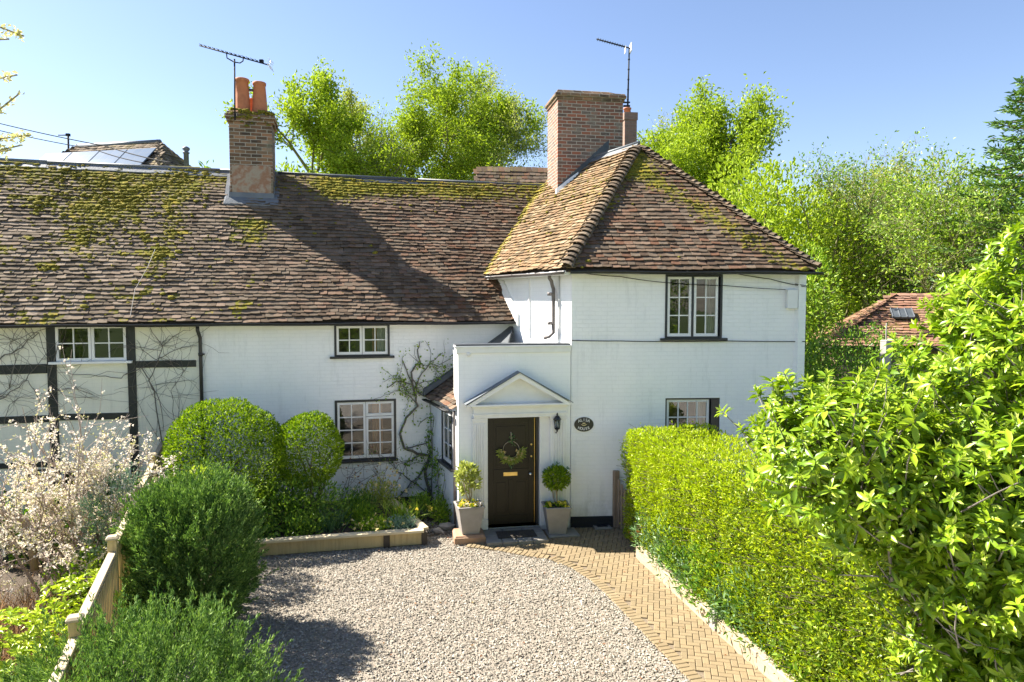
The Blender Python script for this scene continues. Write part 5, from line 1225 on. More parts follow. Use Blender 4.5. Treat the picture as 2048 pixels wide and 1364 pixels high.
# ------------------------------------------------------------------ timber fences
def fpt(y): return Vector((-3.73 - (y - 5.68) * .41, y, 0))
FH = 1.46
ys = [3.7, 5.68, 7.53, 9.5, 11.45, 12.9]
labs = ['slatted timber fence bay nearest the camera, half hidden by the front juniper', 'slatted timber fence bay between the two capped posts left of the big juniper', 'slatted fence bay running behind the left side of the big juniper', 'slatted fence bay with pale top rail showing over the juniper', 'pale fence bay meeting the cottage wall beside the large round bush']
for i in range(len(ys) - 1):
    a, b = fpt(ys[i]), fpt(ys[i + 1]); d = b - a; L = d.length; F = Matrix.Translation(a) @ Matrix.Rotation(math.atan2(d.y, d.x), 4, 'Z')
    o = thing('fence_panel', labs[i], 'fence', a, 'slatted fence bays between the gardens'); dz = (-.10, -.05, 0, .03, .06)[i]
    q = MB(); q.box(.05, L - .05, -.04, .04, FH + dz - .04, FH + dz, c=.005); q.build('top_rail', 'wood_pale', o, F, bevel=.004)
    q = MB(); q.box(.06, L - .06, -.02, .02, FH + dz - .14, FH + dz - .05); q.box(.06, L - .06, -.02, .02, .25, .33); q.build('rail', 'wood_green', o, F)
    q = MB(); x = .10
    while x < L - .1:
        q.box(x, x + .045, -.048, -.021, .08, FH + dz - .046); x += .092
    q.build('slats', 'wood_green', o, F)
    q = MB(); q.box(-.045, .045, -.045, .045, 0, FH + .08 + dz); q.build('post', 'wood_green', o, F, bevel=.004)
    q = MB(); q.box(-.062, .062, -.062, .062, FH + .08 + dz, FH + .12 + dz, c=.018); q.build('post_cap', 'wood_pale', o, F, bevel=.005)
# picket fence at the right-hand wall
pa = ground(1232, 1056); pf = thing('picket_fence', 'small weathered picket fence between the white wall and the hedge', 'picket fence', pa); pb = Vector((2.42, 11.15, 0)); d = pb - pa; L = d.length; F = Matrix.Translation(pa) @ Matrix.Rotation(math.atan2(d.y, d.x), 4, 'Z')
q = MB(); q.box(-.06, .03, -.05, .05, 0, 1.08); q.build('post', 'wood_weathered', pf, F, bevel=.005)
n = int(L / .115)
for i in range(n):
    x = .06 + i * .115; h = 1.0 - .28 * math.sin(math.pi * min(1, (i + .6) / n)) + .0; q = MB(); q.prism([(x, .05), (x + .07, .05), (x + .07, h - .03), (x + .035, h), (x, h - .03)], -.012, .008); q.build('picket', 'wood_weathered', pf, F, bevel=.002)
q = MB(); q.box(.03, L, .009, .045, .28, .35); q.box(.03, L, .009, .045, .66, .73); q.build('rail', 'wood_weathered', pf, F)

# ------------------------------------------------------------------ neighbouring buildings
def hip_house(name, label, F, w, d_, eave, rise, mat, hipL=True, hipR=True, wallm='white_wall', gauge=.28, hip=None):
    o = thing(name, label, 'house', F.translation); q = MB(); q.box(0, w, 0, d_, 0, eave); q.build('wall', wallm, o, F)
    hp = hip or d_ * .5; A_ = F @ Vector((-.3, -.3, eave)); B_ = F @ Vector((w + .3, -.3, eave)); C_ = F @ Vector((w + .3, d_ + .3, eave)); D_ = F @ Vector((-.3, d_ + .3, eave))
    R0 = F @ Vector((hp if hipL else -.3, d_ / 2, eave + rise)); R1 = F @ Vector((w - hp if hipR else w + .3, d_ / 2, eave + rise))
    fr = None
    for k, (ring, a, b, c) in enumerate((([A_, B_, R1, R0], A_, B_, R1), ([B_, C_, R1], B_, C_, R1), ([C_, D_, R0, R1], C_, D_, R0), ([D_, A_, R0], D_, A_, R0))):
        if (k == 1 and not hipR) or (k == 3 and not hipL):
            g_ = MB(); g_.add([*[tuple(p) for p in ([B_, C_, R1] if k == 1 else [D_, A_, R0])]], [(0, 1, 2)]); g_.build('gable', wallm, o); continue
        if k in (0, 1, 3):
            u, v = plane_uv(a, b, c); r, rg_ = tile_roof('roof', mat, o if fr is None else fr, a, u, v, [local2(a, u, v, p) for p in ring], lambda U, V: .25 + .5 * (fbm(U * .9, V * .9, 51) - .4), gauge=gauge, width=gauge * 1.1, seed=30 + k, sag=.03)
            sheet('roof_boarding', 'wood_dark', r, rg_, u.cross(v), off=-.03); fr = fr or r
        else: sheet('rear_slope', mat, fr, ring, Vector((0, 1, 1)))
    return o, R0, R1, (A_, B_), fr
# solar-panelled roof behind the wing, left
HX = far(110, 330, 30)
HF = frame(-21.5, 26.15, -12)
hs, R0, R1, (A_, B_), fr = hip_house('house', 'house with solar panels on its pale tiled hip roof, behind the left roof', HF, 9.2, 7.0, 7.1, 3.6, 'tile_grey', gauge=.16, hip=2.6)
R1 = R1; bon = bonnets
m = MB(); m.tube([R0, R1], .11, 7); m.build('ridge_tiles', 'lead', fr)
u, v = plane_uv(A_, B_, R1); nn = u.cross(v)
for i in range(4):
    F = Matrix.Translation(A_ + u * (2.0 + i * 1.32) + v * 2.75 + nn * .12) @ Matrix(((u.x, v.x, nn.x, 0), (u.y, v.y, nn.y, 0), (u.z, v.z, nn.z, 0), (0, 0, 0, 1)))
    q = MB(); q.box(0, 1.27, 0, 1.75, 0, .05); tag(q.build('solar_panel', 'solar', None, F, bevel=.006), ('leftmost of the four solar panels on the roof behind', 'second solar panel from the left on the roof behind', 'third solar panel from the left on the roof behind', 'rightmost of the four solar panels on the roof behind')[i], 'solar panel', 'solar panels on the roof behind')
fl = far(373, 332, 25.5); q = MB(); q.lathe([(.09, -1.6), (.09, .45), (.12, .46), (.12, .5), (.07, .52), (.13, .6), (.13, .66), (.03, .72)], (0, 0, 0), 12); tag(q.build('flue', 'lead', hs, Matrix.Translation(fl)))
# gabled roof seen between wing ridge and broad chimney
g0 = far(962, 344, 27.2); hip_house('house', 'brown tiled gable roof peeping over the ridge left of the broad chimney', Matrix.Translation((g0.x * 25 / 27.2 + .25, 25, 0)) @ Matrix.Rotation(rad(6), 4, 'Z'), 5.2, 4.4, 6.6, g0.z - 6.6 + .1, 'tile', hipL=False, wallm='brick_plain', gauge=.2)
# outbuilding with a terracotta roof, right
t0 = far(1650, 692, 17); t1 = far(1742, 592, 19.6)
SF_ = Matrix.Translation((t0.x + .35, 17, 0)) @ Matrix.Rotation(rad(-20), 4, 'Z')
sh, SR0, SR1, (SA, SB), sfr = hip_house('outbuilding', 'low outbuilding with a terracotta hip roof behind the shrubs on the right', SF_, 5.6, 4.6, t0.z, t1.z - t0.z, 'tile_red', gauge=.14, hip=1.5, wallm='brick_plain')
u, v = plane_uv(SA, SB, SR1); nn = u.cross(v)
F = Matrix.Translation(SA + u * 1.6 + v * 1.35 + nn * .09) @ Matrix(((u.x, v.x, nn.x, 0), (u.y, v.y, nn.y, 0), (u.z, v.z, nn.z, 0), (0, 0, 0, 1)))
q = MB(); q.box(0, .5, 0, .5, 0, .05); q.build('rooflight', 'slate_lead', sh, F, bevel=.006)
q = MB()
for i in range(4): q.box(i * .16, i * .16 + .02, 0, .5, .052, .07)
q.build('rooflight_bars', 'lead', sh, F)
pp = far(1772, 683, 13.0); q = MB(); q.box(-.07, .07, -.07, .07, 0, pp.z); q.box(-.075, .075, -.075, .075, pp.z, pp.z + .03, c=.02); q.tube([(.0, 0, pp.z), (.0, 0, pp.z + .35)], .015, 6)
tag(q.build('wooden_post', 'wood_grey', None, Matrix.Translation((pp.x, 13.0, 0)) @ Matrix.Rotation(rad(20), 4, 'Z'), bevel=.008), 'grey wooden post standing among the shrubs right of the cottage', 'post')
# overhead wires and the little pole, left
def far3(px, py, y): return far(px, py, y)
cable('overhead_wire', 'upper of the two overhead wires at the left edge of the sky', [far(-60, 232, 22), far(215, 293, 21), far(345, 326, 17.5)], .016, sag=.04, group='overhead wires')
cable('overhead_wire', 'lower of the two overhead wires at the left edge of the sky', [far(-60, 247, 22), far(190, 299, 21), far(290, 326, 18.5)], .014, sag=.04, group='overhead wires')
a, b = far(137, 318, 32), far(136, 268, 32); q = MB(); q.tube([a - Vector((0, 0, 2)), b], .05, 6); q.tube([b + Vector((-.45, 0, -.05)), b + Vector((.1, 0, -.05))], .03, 5); q.box(-.08, .08, -.06, .06, -.1, .02, T=Matrix.Translation(b)); tag(q.build('roof_pole', 'antenna'), 'small thin pole with a short arm above the far roof at left', 'pole')

# ------------------------------------------------------------------ trees behind
def tp(px, y): return ((px - 1024) / FPX * y, y, 0)
tg = 'trees rising behind the cottage ridge'
def th_(py, y): return far(1024, py, y).z
tree('tree', 'narrow lime green tree just right of the potted chimney', tp(628, 34), th_(200, 34), 3.4, 101, 'l_lime', 24000, .19, group=tg, levels=3, bark='bark_green', clump=.7)
tree('tree', 'slim paler green tree between two lime green ones', tp(708, 36), th_(192, 36), 3.1, 102, 'l_lime_pale', 20000, .15, group=tg, levels=3, bark='bark_grey', clump=.6)
tree('tree', 'small leafy tree with forking limbs under the tall crown', tp(765, 33), th_(265, 33), 3.2, 103, 'l_lime', 14000, .13, group=tg, levels=3, bark='bark_grey', clump=.7)
tree('tree', 'tallest yellow-green tree in the middle of the skyline', tp(868, 36), th_(158, 36), 4.0, 104, 'l_lime', 46000, .17, group=tg, levels=4, bark='bark_green', clump=.6)
tree('tree', 'rounded leafy tree filling the gap left of the tallest crown', tp(800, 35), th_(235, 35), 2.8, 108, 'l_lime', 17000, .16, group=tg, levels=3, bark='bark_green', clump=.7)
tree('tree', 'wide thin-leaved tree left of the broad brick chimney', tp(960, 38), th_(180, 38), 4.1, 105, 'l_lime_pale', 26000, .15, group=tg, levels=4, bark='bark_grey', clump=.6, mat2='l_lime')
tree('tree', 'tall open lime tree standing right of the hipped roof', tp(1418, 36), th_(208, 36), 4.0, 106, 'l_lime', 38000, .2, group=None, levels=3, bark='bark', clump=.95, first=.4)
tree('tree', 'pale twiggy treetop just behind the slim chimney', tp(1290, 44), th_(258, 44), 3.2, 107, 'l_lime_pale', 2500, .18, levels=3, bark='bark_grey', clump=.8)
bush('bush', 'bright yellow-green bush at the right foot of the potted chimney', 'bush', (*tp(590, 27)[:2], 6.9), (1.75, 1.5, 2.6), 6500, .2, .4, 'l_lime', 111, base=(*tp(590, 27)[:2], 0), amp=.25, depth=.6, upb=.6, stem='bark', sr=.08)
bush('bush', 'small green treetop peeping over the ridge left of the potted chimney', 'bush', (*tp(432, 27)[:2], 8.1), (.75, .7, 1.3), 500, .25, .3, 'l_mid', 112, base=(*tp(432, 27)[:2], 0), amp=.3, depth=.7, sr=.06)
# leafy bank on the right, behind the flank of the house
rb_ = 'shrubs and small trees behind the right flank'
defs = [
 (1560, 26, 5.2, (3.2, 2.6, 4.2), 13000, .20, 'l_lime', 'bright lime bushy tree touching the end of the hipped roof'),
 (1480, 30, 6.4, (2.2, 2.4, 4.0), 4500, .24, 'l_lime', 'lime bushy growth under the tall open tree'),
 (1680, 30, 4.9, (3.4, 2.8, 4.2), 13000, .18, 'l_lime', 'olive bushy tree in the middle of the right-hand bank'),
 (1850, 28, 5.2, (3.4, 2.6, 4.2), 13000, .18, 'l_lime_pale', 'mid green bushy tree left of the dark fir'),
 (2010, 24, 5.0, (2.8, 2.6, 4.6), 8500, .2, 'l_hedge_dark', 'dense green tree at the right edge under the fir'),
 (1618, 18.5, 2.6, (.75, 1.2, 3.1), 5500, .12, 'l_mid', 'dark leafy shrub against the right corner of the white house'),
 (1760, 42, 5, (6, 3, 5.0), 9000, .26, 'l_lime_pale', 'distant olive treetops behind the right-hand bank')]
for i, (px, y, cz, r, n, lf, mt, lb) in enumerate(defs):
    b = tp(px, y); bush('bushy_tree', lb, 'tree', (b[0], y, cz), r, n, lf, .5, mt, 130 + i, group=rb_, base=(b[0], y, 0), amp=.2, depth=.5, sr=.12, f=1.3, nst=26, inner=.2) if False else bush('bushy_tree', lb, 'tree', (b[0], y, cz), r, n, lf, .5, mt, 130 + i, group=rb_, base=(b[0], y, 0), amp=.22, depth=.5, sr=.12, f=1.6, nst=26, stem='bark_green')
bush('shrub', 'mixed green shrub in front of the terracotta outbuilding roof', 'shrub', (tp(1700, 15)[0], 15, 1.9), (2.2, 1.1, 1.7), 13000, .09, .45, 'l_hedge_dark', 139, base=(tp(1700, 15)[0], 15, 0), amp=.25, depth=.5, sr=.03)
tree('twiggy_tree', 'pale budding tree with upright whippy twigs above the right-hand bank', tp(1800, 29), th_(345, 29), 3.1, 141, 'l_lime_pale', 9000, .14, bark='bark_pale', levels=3, clump=.5, up=1.0, first=.15)
tree('twiggy_tree', 'thin whippy budding tree left of the pale one on the right-hand bank', tp(1690, 28), th_(385, 28), 2.6, 142, 'l_lime_pale', 6500, .13, bark='bark_pale', levels=3, clump=.5, up=1.0, first=.15)
tree('twiggy_tree', 'bare branched olive tree rising behind the outbuilding roof', tp(1740, 25), 9.2, 3.0, 143, 'l_hedge_dark', 6500, .12, bark='bark_green', levels=4, clump=.5, first=.3)
tree('twiggy_tree', 'leafy olive tree between the outbuilding and the fir', tp(1930, 21), 8.0, 2.8, 144, 'l_mid', 12000, .12, bark='bark_green', levels=4, clump=.5, first=.25)
# dark fir on the right edge
def fir(label, base, H, rad_, seed):
    rg = np.random.default_rng(seed); o = thing('fir_tree', label, 'fir', base); m = MB(); b = Vector(base); m.tube([b, b + Vector((0, 0, H))], [.22, .03], 8); Ps = []; Ds = []
    n = 150
    for i in range(n):
        t = .12 + .87 * (i / n); L = rad_ * (1 - t) ** .75 * rg.uniform(.7, 1.25) + .2; a = i * 2.399; p = b + Vector((0, 0, H * t)); d = Vector((math.cos(a), math.sin(a), .12)); pts = [p]; dd = d.normalized()
        for k in range(4): dd = (dd + Vector((0, 0, -.10 + .10 * k)) + Vector(rg.normal(0, .06, 3))).normalized(); pts.append(pts[-1] + dd * L / 4)
        m.tube(pts, [.04 * (1 - t) + .012, .03 * (1 - t) + .01, .02, .014, .006], 4, cap=False)
        k = int(40 + 130 * L / rad_); q = rg.random(k) ** .8 * 4; ii = np.minimum(q.astype(int), 3); A = np.array([x[:] for x in pts]); fr_ = (q - ii)[:, None]; base_ = A[ii] * (1 - fr_) + A[ii + 1] * fr_; dv = unit(A[ii + 1] - A[ii]); sd = unit(np.cross(dv, [0, 0, 1])) * rg.choice([-1, 1], k)[:, None]; wd = (.10 + .25 * (1 - q / 4) * rg.random(k))[:, None] * min(1.2, L)
        Ps.append(base_ + sd * wd * rg.random((k, 1)) + rg.normal(0, .04, (k, 3))); Ds.append(dv * .8 + sd * .8 + rg.normal(0, .3, (k, 3)))
    m.build('trunk', 'bark', o); P = np.concatenate(Ps); leaves('foliage', P, np.concatenate(Ds), .2 * rg.uniform(.6, 1.2, len(P)), .22, 'l_pine', o, rg=rg); return o
fir('tall dark fir at the right edge of the sky', (14.6, 19.5, 0), th_(150, 19.5), 3.4, 150)

# ------------------------------------------------------------------ hedge
def hedge():
    rg = np.random.default_rng(70); H = 1.98; a = Vector((2.02, 11.85, 0)); b = Vector((3.35, 5.6, 0)); d = b - a; L = d.length; F = Matrix.Translation(a) @ Matrix.Rotation(math.atan2(d.y, d.x), 4, 'Z')
    o = thing('hedge', 'clipped bright yellow-green hedge along the right of the path', 'hedge', a); W = 1.5
    # faces in local x (along), y (away from path = +), z. local +y is left of direction -> into the garden
    parts = [];
    def face(n, f): u, v = rg.random(n), rg.random(n); parts.append(f(u, v))
    # outward normals
    face(62000, lambda u, v: (np.stack([u * L, 0 * u, .12 + v * (H - .12)], 1), np.array([0, -1, .1])))
    face(16000, lambda u, v: (np.stack([u * L, v * W, H + 0 * u], 1), np.array([0, 0, 1.])))
    face(9000, lambda u, v: (np.stack([0 * u, v * W, u * H], 1), np.array([-1, 0, .1])))
    Ps = []; Ds = []
    for P, nn in parts:
        bul = .10 * (fbm(P[:, 0] * 1.6, P[:, 2] * 1.8 + P[:, 1], 3) - .5) * 2 + .05 * (vnoise(P[:, 0] * 5, P[:, 2] * 5 + P[:, 1] * 5, 9) - .5)
        dep = rg.random(len(P)) ** 2 * .22 + (rg.random(len(P)) < .12) * rg.random(len(P)) * .3 - (rg.random(len(P)) < .015) * .08
        if nn[1] < -.5: bul = bul - .12 * (1 - P[:, 2] / H) * 0 + .05
        P = P + nn * (bul - dep)[:, None]; Ps.append(P); Ds.append(nn * .55 + rg.normal(0, .55, P.shape) + np.array([0, 0, .45]))
    P = np.concatenate(Ps); D = np.concatenate(Ds); k = P[:, 0] > -.15; P, D = P[k], D[k]
    # edges rounded a little
    e = np.maximum(0, P[:, 2] - (H - .12)); P[:, 1] += e * .5 * (P[:, 1] < .15)
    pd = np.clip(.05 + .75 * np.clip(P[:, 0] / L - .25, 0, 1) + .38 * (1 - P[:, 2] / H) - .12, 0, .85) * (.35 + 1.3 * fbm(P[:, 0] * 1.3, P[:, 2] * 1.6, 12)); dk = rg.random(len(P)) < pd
    leaves('foliage', P[~dk], D[~dk], .052 * rg.uniform(.6, 1.25, (~dk).sum()), .42, 'l_hedge', o, rg=rg, F=F); leaves('shaded_leaves', P[dk], D[dk], .058 * rg.uniform(.6, 1.3, dk.sum()), .42, 'l_hedge_mid', o, rg=rg, F=F)  # darker leaf mix low down and near the viewer: shade put into the colour
    m = MB()
    for i in range(60):
        x = rg.uniform(0, L); y = rg.uniform(.3, 1.1); p = [Vector((x, y, 0))]
        for k in range(5): p.append(p[-1] + Vector((rg.normal(0, .14), rg.normal(0, .12), H / 5.6)))
        m.tube(p, [.02, .016, .012, .010, .008, .005], 4, cap=False)
    for i in range(2200):
        x = rg.uniform(0, L); z = rg.uniform(.15, H - .1); p = Vector((x, rg.uniform(.12, .5), z)); q = p + Vector((rg.normal(0, .12), -rg.uniform(.12, .4), rg.uniform(0, .25))); m.tube([p, q], [.006, .003], 3, cap=False)
    m.build('branches', 'bark', o, F)
hedge()

# ------------------------------------------------------------------ big glossy evergreen, right foreground
def laurel():
    rg = np.random.default_rng(71); base = Vector((4.9, 5.4, 0)); o = thing('evergreen_shrub', 'huge glossy evergreen shrub with whorled leaves filling the right foreground', 'shrub', base)
    lobes = [((2.70, 5.45, 2.98), (.78, .8, .62), 520), ((4.2, 5.5, 3.55), (.98, .9, .78), 700), ((4.1, 4.9, 2.6), (1.0, .9, 1.0), 900), ((3.35, 5.3, 2.8), (.9, .85, .66), 520), ((4.6, 5.3, 4.1), (.9, .9, .85), 560), ((3.5, 5.0, 2.35), (.62, .7, .5), 330), ((4.35, 4.7, 1.35), (1.05, .8, .85), 420), ((4.0, 5.9, 4.1), (.40, .4, .42), 110), ((2.45, 5.7, 3.15), (.42, .4, .40), 110), ((3.95, 5.0, 1.75), (.80, .8, .75), 520), ((4.7, 5.0, 1.9), (.8, .8, 1.1), 420), ((4.3, 4.5, .95), (.9, .7, .6), 260), ((3.45, 5.2, 2.15), (.5, .6, .45), 260), ((3.75, 5.1, 1.45), (.55, .6, .4), 260)]
    C, Nn = [], []
    for i, (c, r, n) in enumerate(lobes):
        p, no = shell(n, c, r, 80 + i, .34, .35, rg, f=2.2, inner=.25); C.append(p); Nn.append(no)
    C = np.concatenate(C); Nn = np.concatenate(Nn); k = C[:, 2] > .3; C, Nn = C[k], Nn[k]; n = len(C)
    A = unit(Nn * .6 + rg.normal(0, .3, (n, 3)) + np.array([0, 0, .55])); far_ = (rg.random(n) < .10)[:, None]; C = C + far_ * (A * .8 + Nn * .4) * rg.uniform(.08, .24, (n, 1)); ref = unit(rg.normal(0, 1, (n, 3))); S = unit(np.cross(A, ref)); T = np.cross(A, S); per = 10; sz_ = rg.uniform(.7, 1.2, n); Ps, Ds, Us, Ls = [], [], [], []
    for j in range(per):
        an = 2 * np.pi * j / per * 1.6 + rg.normal(0, .25, n); el = .15 + .55 * (j / per) + rg.normal(0, .15, n); rd = S * np.cos(an)[:, None] + T * np.sin(an)[:, None]; D = rd * np.cos(el)[:, None] + A * np.sin(el)[:, None]
        Ps.append(C + A * (.035 * j / per - .04)[..., None] if np.ndim(j) else C + A * (.05 * j / per - .05)); Ds.append(D); Us.append(A); Ls.append(.118 * (1 - .25 * j / per) * rg.uniform(.6, 1.25, n) * sz_)
    P, D, U, L = map(np.concatenate, (Ps, Ds, Us, Ls)); leaves('crown', P, D, L, .34, 'l_laurel', o, 'lance', up=U, fold=.07, droop=.13, rg=rg)
    # pale new shoots at the tips of the outer whorls
    s = rg.random(n) < .6; C2, A2 = C[s], A[s]; P = np.repeat(C2, 5, 0); D = np.repeat(A2, 5, 0) + rg.normal(0, .38, (len(P), 3)); leaves('new_growth', P, D, .075 * rg.uniform(.7, 1.2, len(P)), .3, 'l_laurel_new', o, 'lance', up=np.repeat(A2, 5, 0), fold=.1, droop=.05, rg=rg)
    m = MB(); tips = C[rg.choice(n, 45, replace=False)] * .9 + np.array([4.0, 5.2, 2.6]) * .1; stems(m, base, tips, .035, .007, .07, rg=rg, seg=7)
    for i in np.concatenate([rg.choice(n, 800, replace=False), np.nonzero(far_[:, 0])[0]]): c = Vector(C[i]); a = Vector(A[i]); m.tube([c - a * .36 - Vector(Nn[i]) * .12 + Vector((0, 0, -.05)), c - a * .15, c], [.007, .005, .004], 4, cap=False)
    m.build('trunk', 'bark_grey', o)
laurel()

# plants in the narrow border at the hedge foot
bg_ = 'low plants in the border by the path'
bl = [(2.33, 10.85, .42, 'l_border', 'grey-green border plant beside the far end of the sleeper'), (2.45, 10.25, .36, 'l_border', 'low spiky grey-green plant spilling over the pale sleeper'), (2.66, 9.75, .55, 'l_hedge_dark', 'taller leafy border plant with glossy leaves against the hedge'), (2.62, 9.35, .40, 'l_border', 'blue-flowered low plant spilling over the sleeper'), (2.82, 8.9, .62, 'l_hedge_dark', 'tall leafy green border plant behind the short grey post'), (2.78, 8.45, .34, 'l_border', 'small grey-green plant behind the short grey post'), (3.05, 8.15, .55, 'l_hedge_dark', 'dark leafy plant where the border soil shows'), (3.40, 7.3, .62, 'l_hedge_dark', 'low leafy plant beside the nearer sleeper'), (3.55, 6.7, .75, 'l_mid', 'bushy green plant in the near foreground between sleeper and evergreen'), (3.15, 7.75, .7, 'l_border', 'grey-green bushy plant at the hedge foot halfway along the nearer sleeper'), (2.55, 10.0, .6, 'l_border', 'silvery tall plant leaning on the hedge near the picket fence')]
for i, (x, y, r, mt, lb) in enumerate(bl):
    def ex(o, rg, x=x, y=y, r=r): Q = np.array([x, y, .2]) + sph(16, rg) * [r * .8, r * .8, r * .9]; Q[:, 2] = np.abs(Q[:, 2]) + .1; Q = Q.repeat(5, 0); leaves('flowers', Q, rg.normal(0, 1, Q.shape), .03, .8, 'petal_purple', o, rg=rg)
    bush('border_plant', lb, 'plant', (x, y, .16 + r * .55), (r * .85, r * .9, r * 1.1), 1300, .085, .22 if mt == 'l_border' else .45, mt, 200 + i, group=bg_, kind='blade' if mt == 'l_border' else 'diamond', depth=.7, amp=.2, upb=.7, base=(x, y, .1), sr=.008, extra=ex if i in (1, 3) else None, zmin=.1, droop=.3)
o = bush('red_leaved_plant', 'small plant with reddish yellow leaves at the foot of the picket fence', 'plant', (2.22, 11.28, .28), (.2, .2, .24), 500, .06, .5, 'l_red', 215, depth=.7, amp=.2, base=(2.22, 11.28, 0), sr=.006)
rp_ = ground(1290, 1078); q = MB(); q.lathe([(.10, 0), (.14, .26), (.16, .26), (.16, .31), (.13, .31), (.12, .25)], n=20); tag(q.build('plant_pot', 'red_pot', None, Matrix.Translation((2.36, 11.55, 0))), 'small dark red plant pot behind the reddish plant by the picket fence', 'plant pot')

# ------------------------------------------------------------------ clipped round bays and junipers, left
bush('clipped_bush', 'large clipped round bush in front of the wing wall, touching the fence', 'clipped bush', (-5.10, 12.0, 1.42), (1.0, .95, 1.05), 21000, .055, .45, 'l_bay', 300, group='clipped round bushes by the wall', amp=.07, depth=.2, upb=.3, base=(-5.1, 12.0, .1), f=2.5, sr=.04, power=.9)
bush('clipped_bush', 'smaller clipped round bush left of the lower casement window', 'clipped bush', (-3.72, 12.35, 1.50), (.60, .6, .68), 9500, .055, .45, 'l_bay', 301, group='clipped round bushes by the wall', amp=.07, depth=.2, upb=.3, base=(-3.72, 12.35, .1), f=2.5, sr=.03)
bush('shrub', 'loose green shrub filling the bed beneath the two round bushes', 'shrub', (-4.0, 12.0, .55), (1.0, .6, .5), 4200, .08, .4, 'l_hedge_dark', 302, amp=.25, depth=.7, base=(-4.0, 12.0, .1), zmin=.15, sr=.012)
plume_bush('juniper', 'big dark green juniper bush with feathery tips beside the slatted fence', (-3.98, 8.35, .98), (.62, .68, .86), 1400, 52, .33, 'l_juniper', 310, leafL=.055, power=.75, amp=.09, group='junipers on the left', spread=.04, upb=1.0)
plume_bush('juniper', 'spreading green juniper in the bottom left corner foreground', (-3.05, 5.45, .66), (1.0, .95, .74), 1100, 64, .36, 'l_juniper', 311, leafL=.045, amp=.15, group='junipers on the left', spread=.04, upb=1.0)
plume_bush('juniper', 'pale blue-grey juniper top behind the fence rail', (-5.45, 9.35, .95), (.42, .45, .85), 330, 26, .2, 'l_juniper_blue', 312, leafL=.045, amp=.15, group='junipers on the left', spread=.04)
plume_bush('juniper', 'lighter green feathery conifer between the fence and the round bush', (-4.75, 10.2, .85), (.62, .6, .75), 420, 30, .25, 'l_juniper', 313, leafL=.05, amp=.15, group='junipers on the left', spread=.05)
bush('yellow_leaved_plant', 'sprig of yellow leaves poking above the big juniper', 'plant', (-4.62, 9.9, 1.62), (.22, .2, .12), 160, .08, .4, 'l_yellow', 314, base=(-4.62, 9.9, 0), sr=.01, amp=.3)
# lime shrub bottom left: whorled glossy leaves
def choisya():
    rg = np.random.default_rng(320); c = (-5.05, 6.2, .55); o = thing('lime_shrub', 'glossy lime yellow shrub left of the fence in the bottom left corner', 'shrub', (c[0], c[1], 0)); C, Nn = shell(900, c, (1.05, .95, .72), 7, .2, .45, rg)
    C2, N2 = shell(130, (-4.75, 7.3, .75), (.45, .35, .5), 8, .2, .5, rg); C = np.concatenate([C, C2]); Nn = np.concatenate([Nn, N2]); k = C[:, 2] > .05; C, Nn = C[k], Nn[k]; n = len(C); A = unit(Nn * .6 + rg.normal(0, .3, (n, 3)) + [0, 0, .6]); S = unit(np.cross(A, rg.normal(0, 1, (n, 3)))); T = np.cross(A, S)
    P, D, U = [], [], []
    for j in range(9): an = 2 * np.pi * j / 9 + rg.normal(0, .3, n); D.append((S * np.cos(an)[:, None] + T * np.sin(an)[:, None]) + A * (.2 + .09 * j)); P.append(C); U.append(A)
    P, D, U = map(np.concatenate, (P, D, U)); leaves('crown', P, D, .075 * rg.uniform(.7, 1.2, len(P)), .38, 'l_yellow', o, 'lance', up=U, rg=rg); m = MB(); stems(m, (c[0], c[1], 0), np.array(c) + sph(24, rg) * [.85, .8, .55], .014, .005, rg=rg); m.build('stem', 'bark_green', o)
choisya()
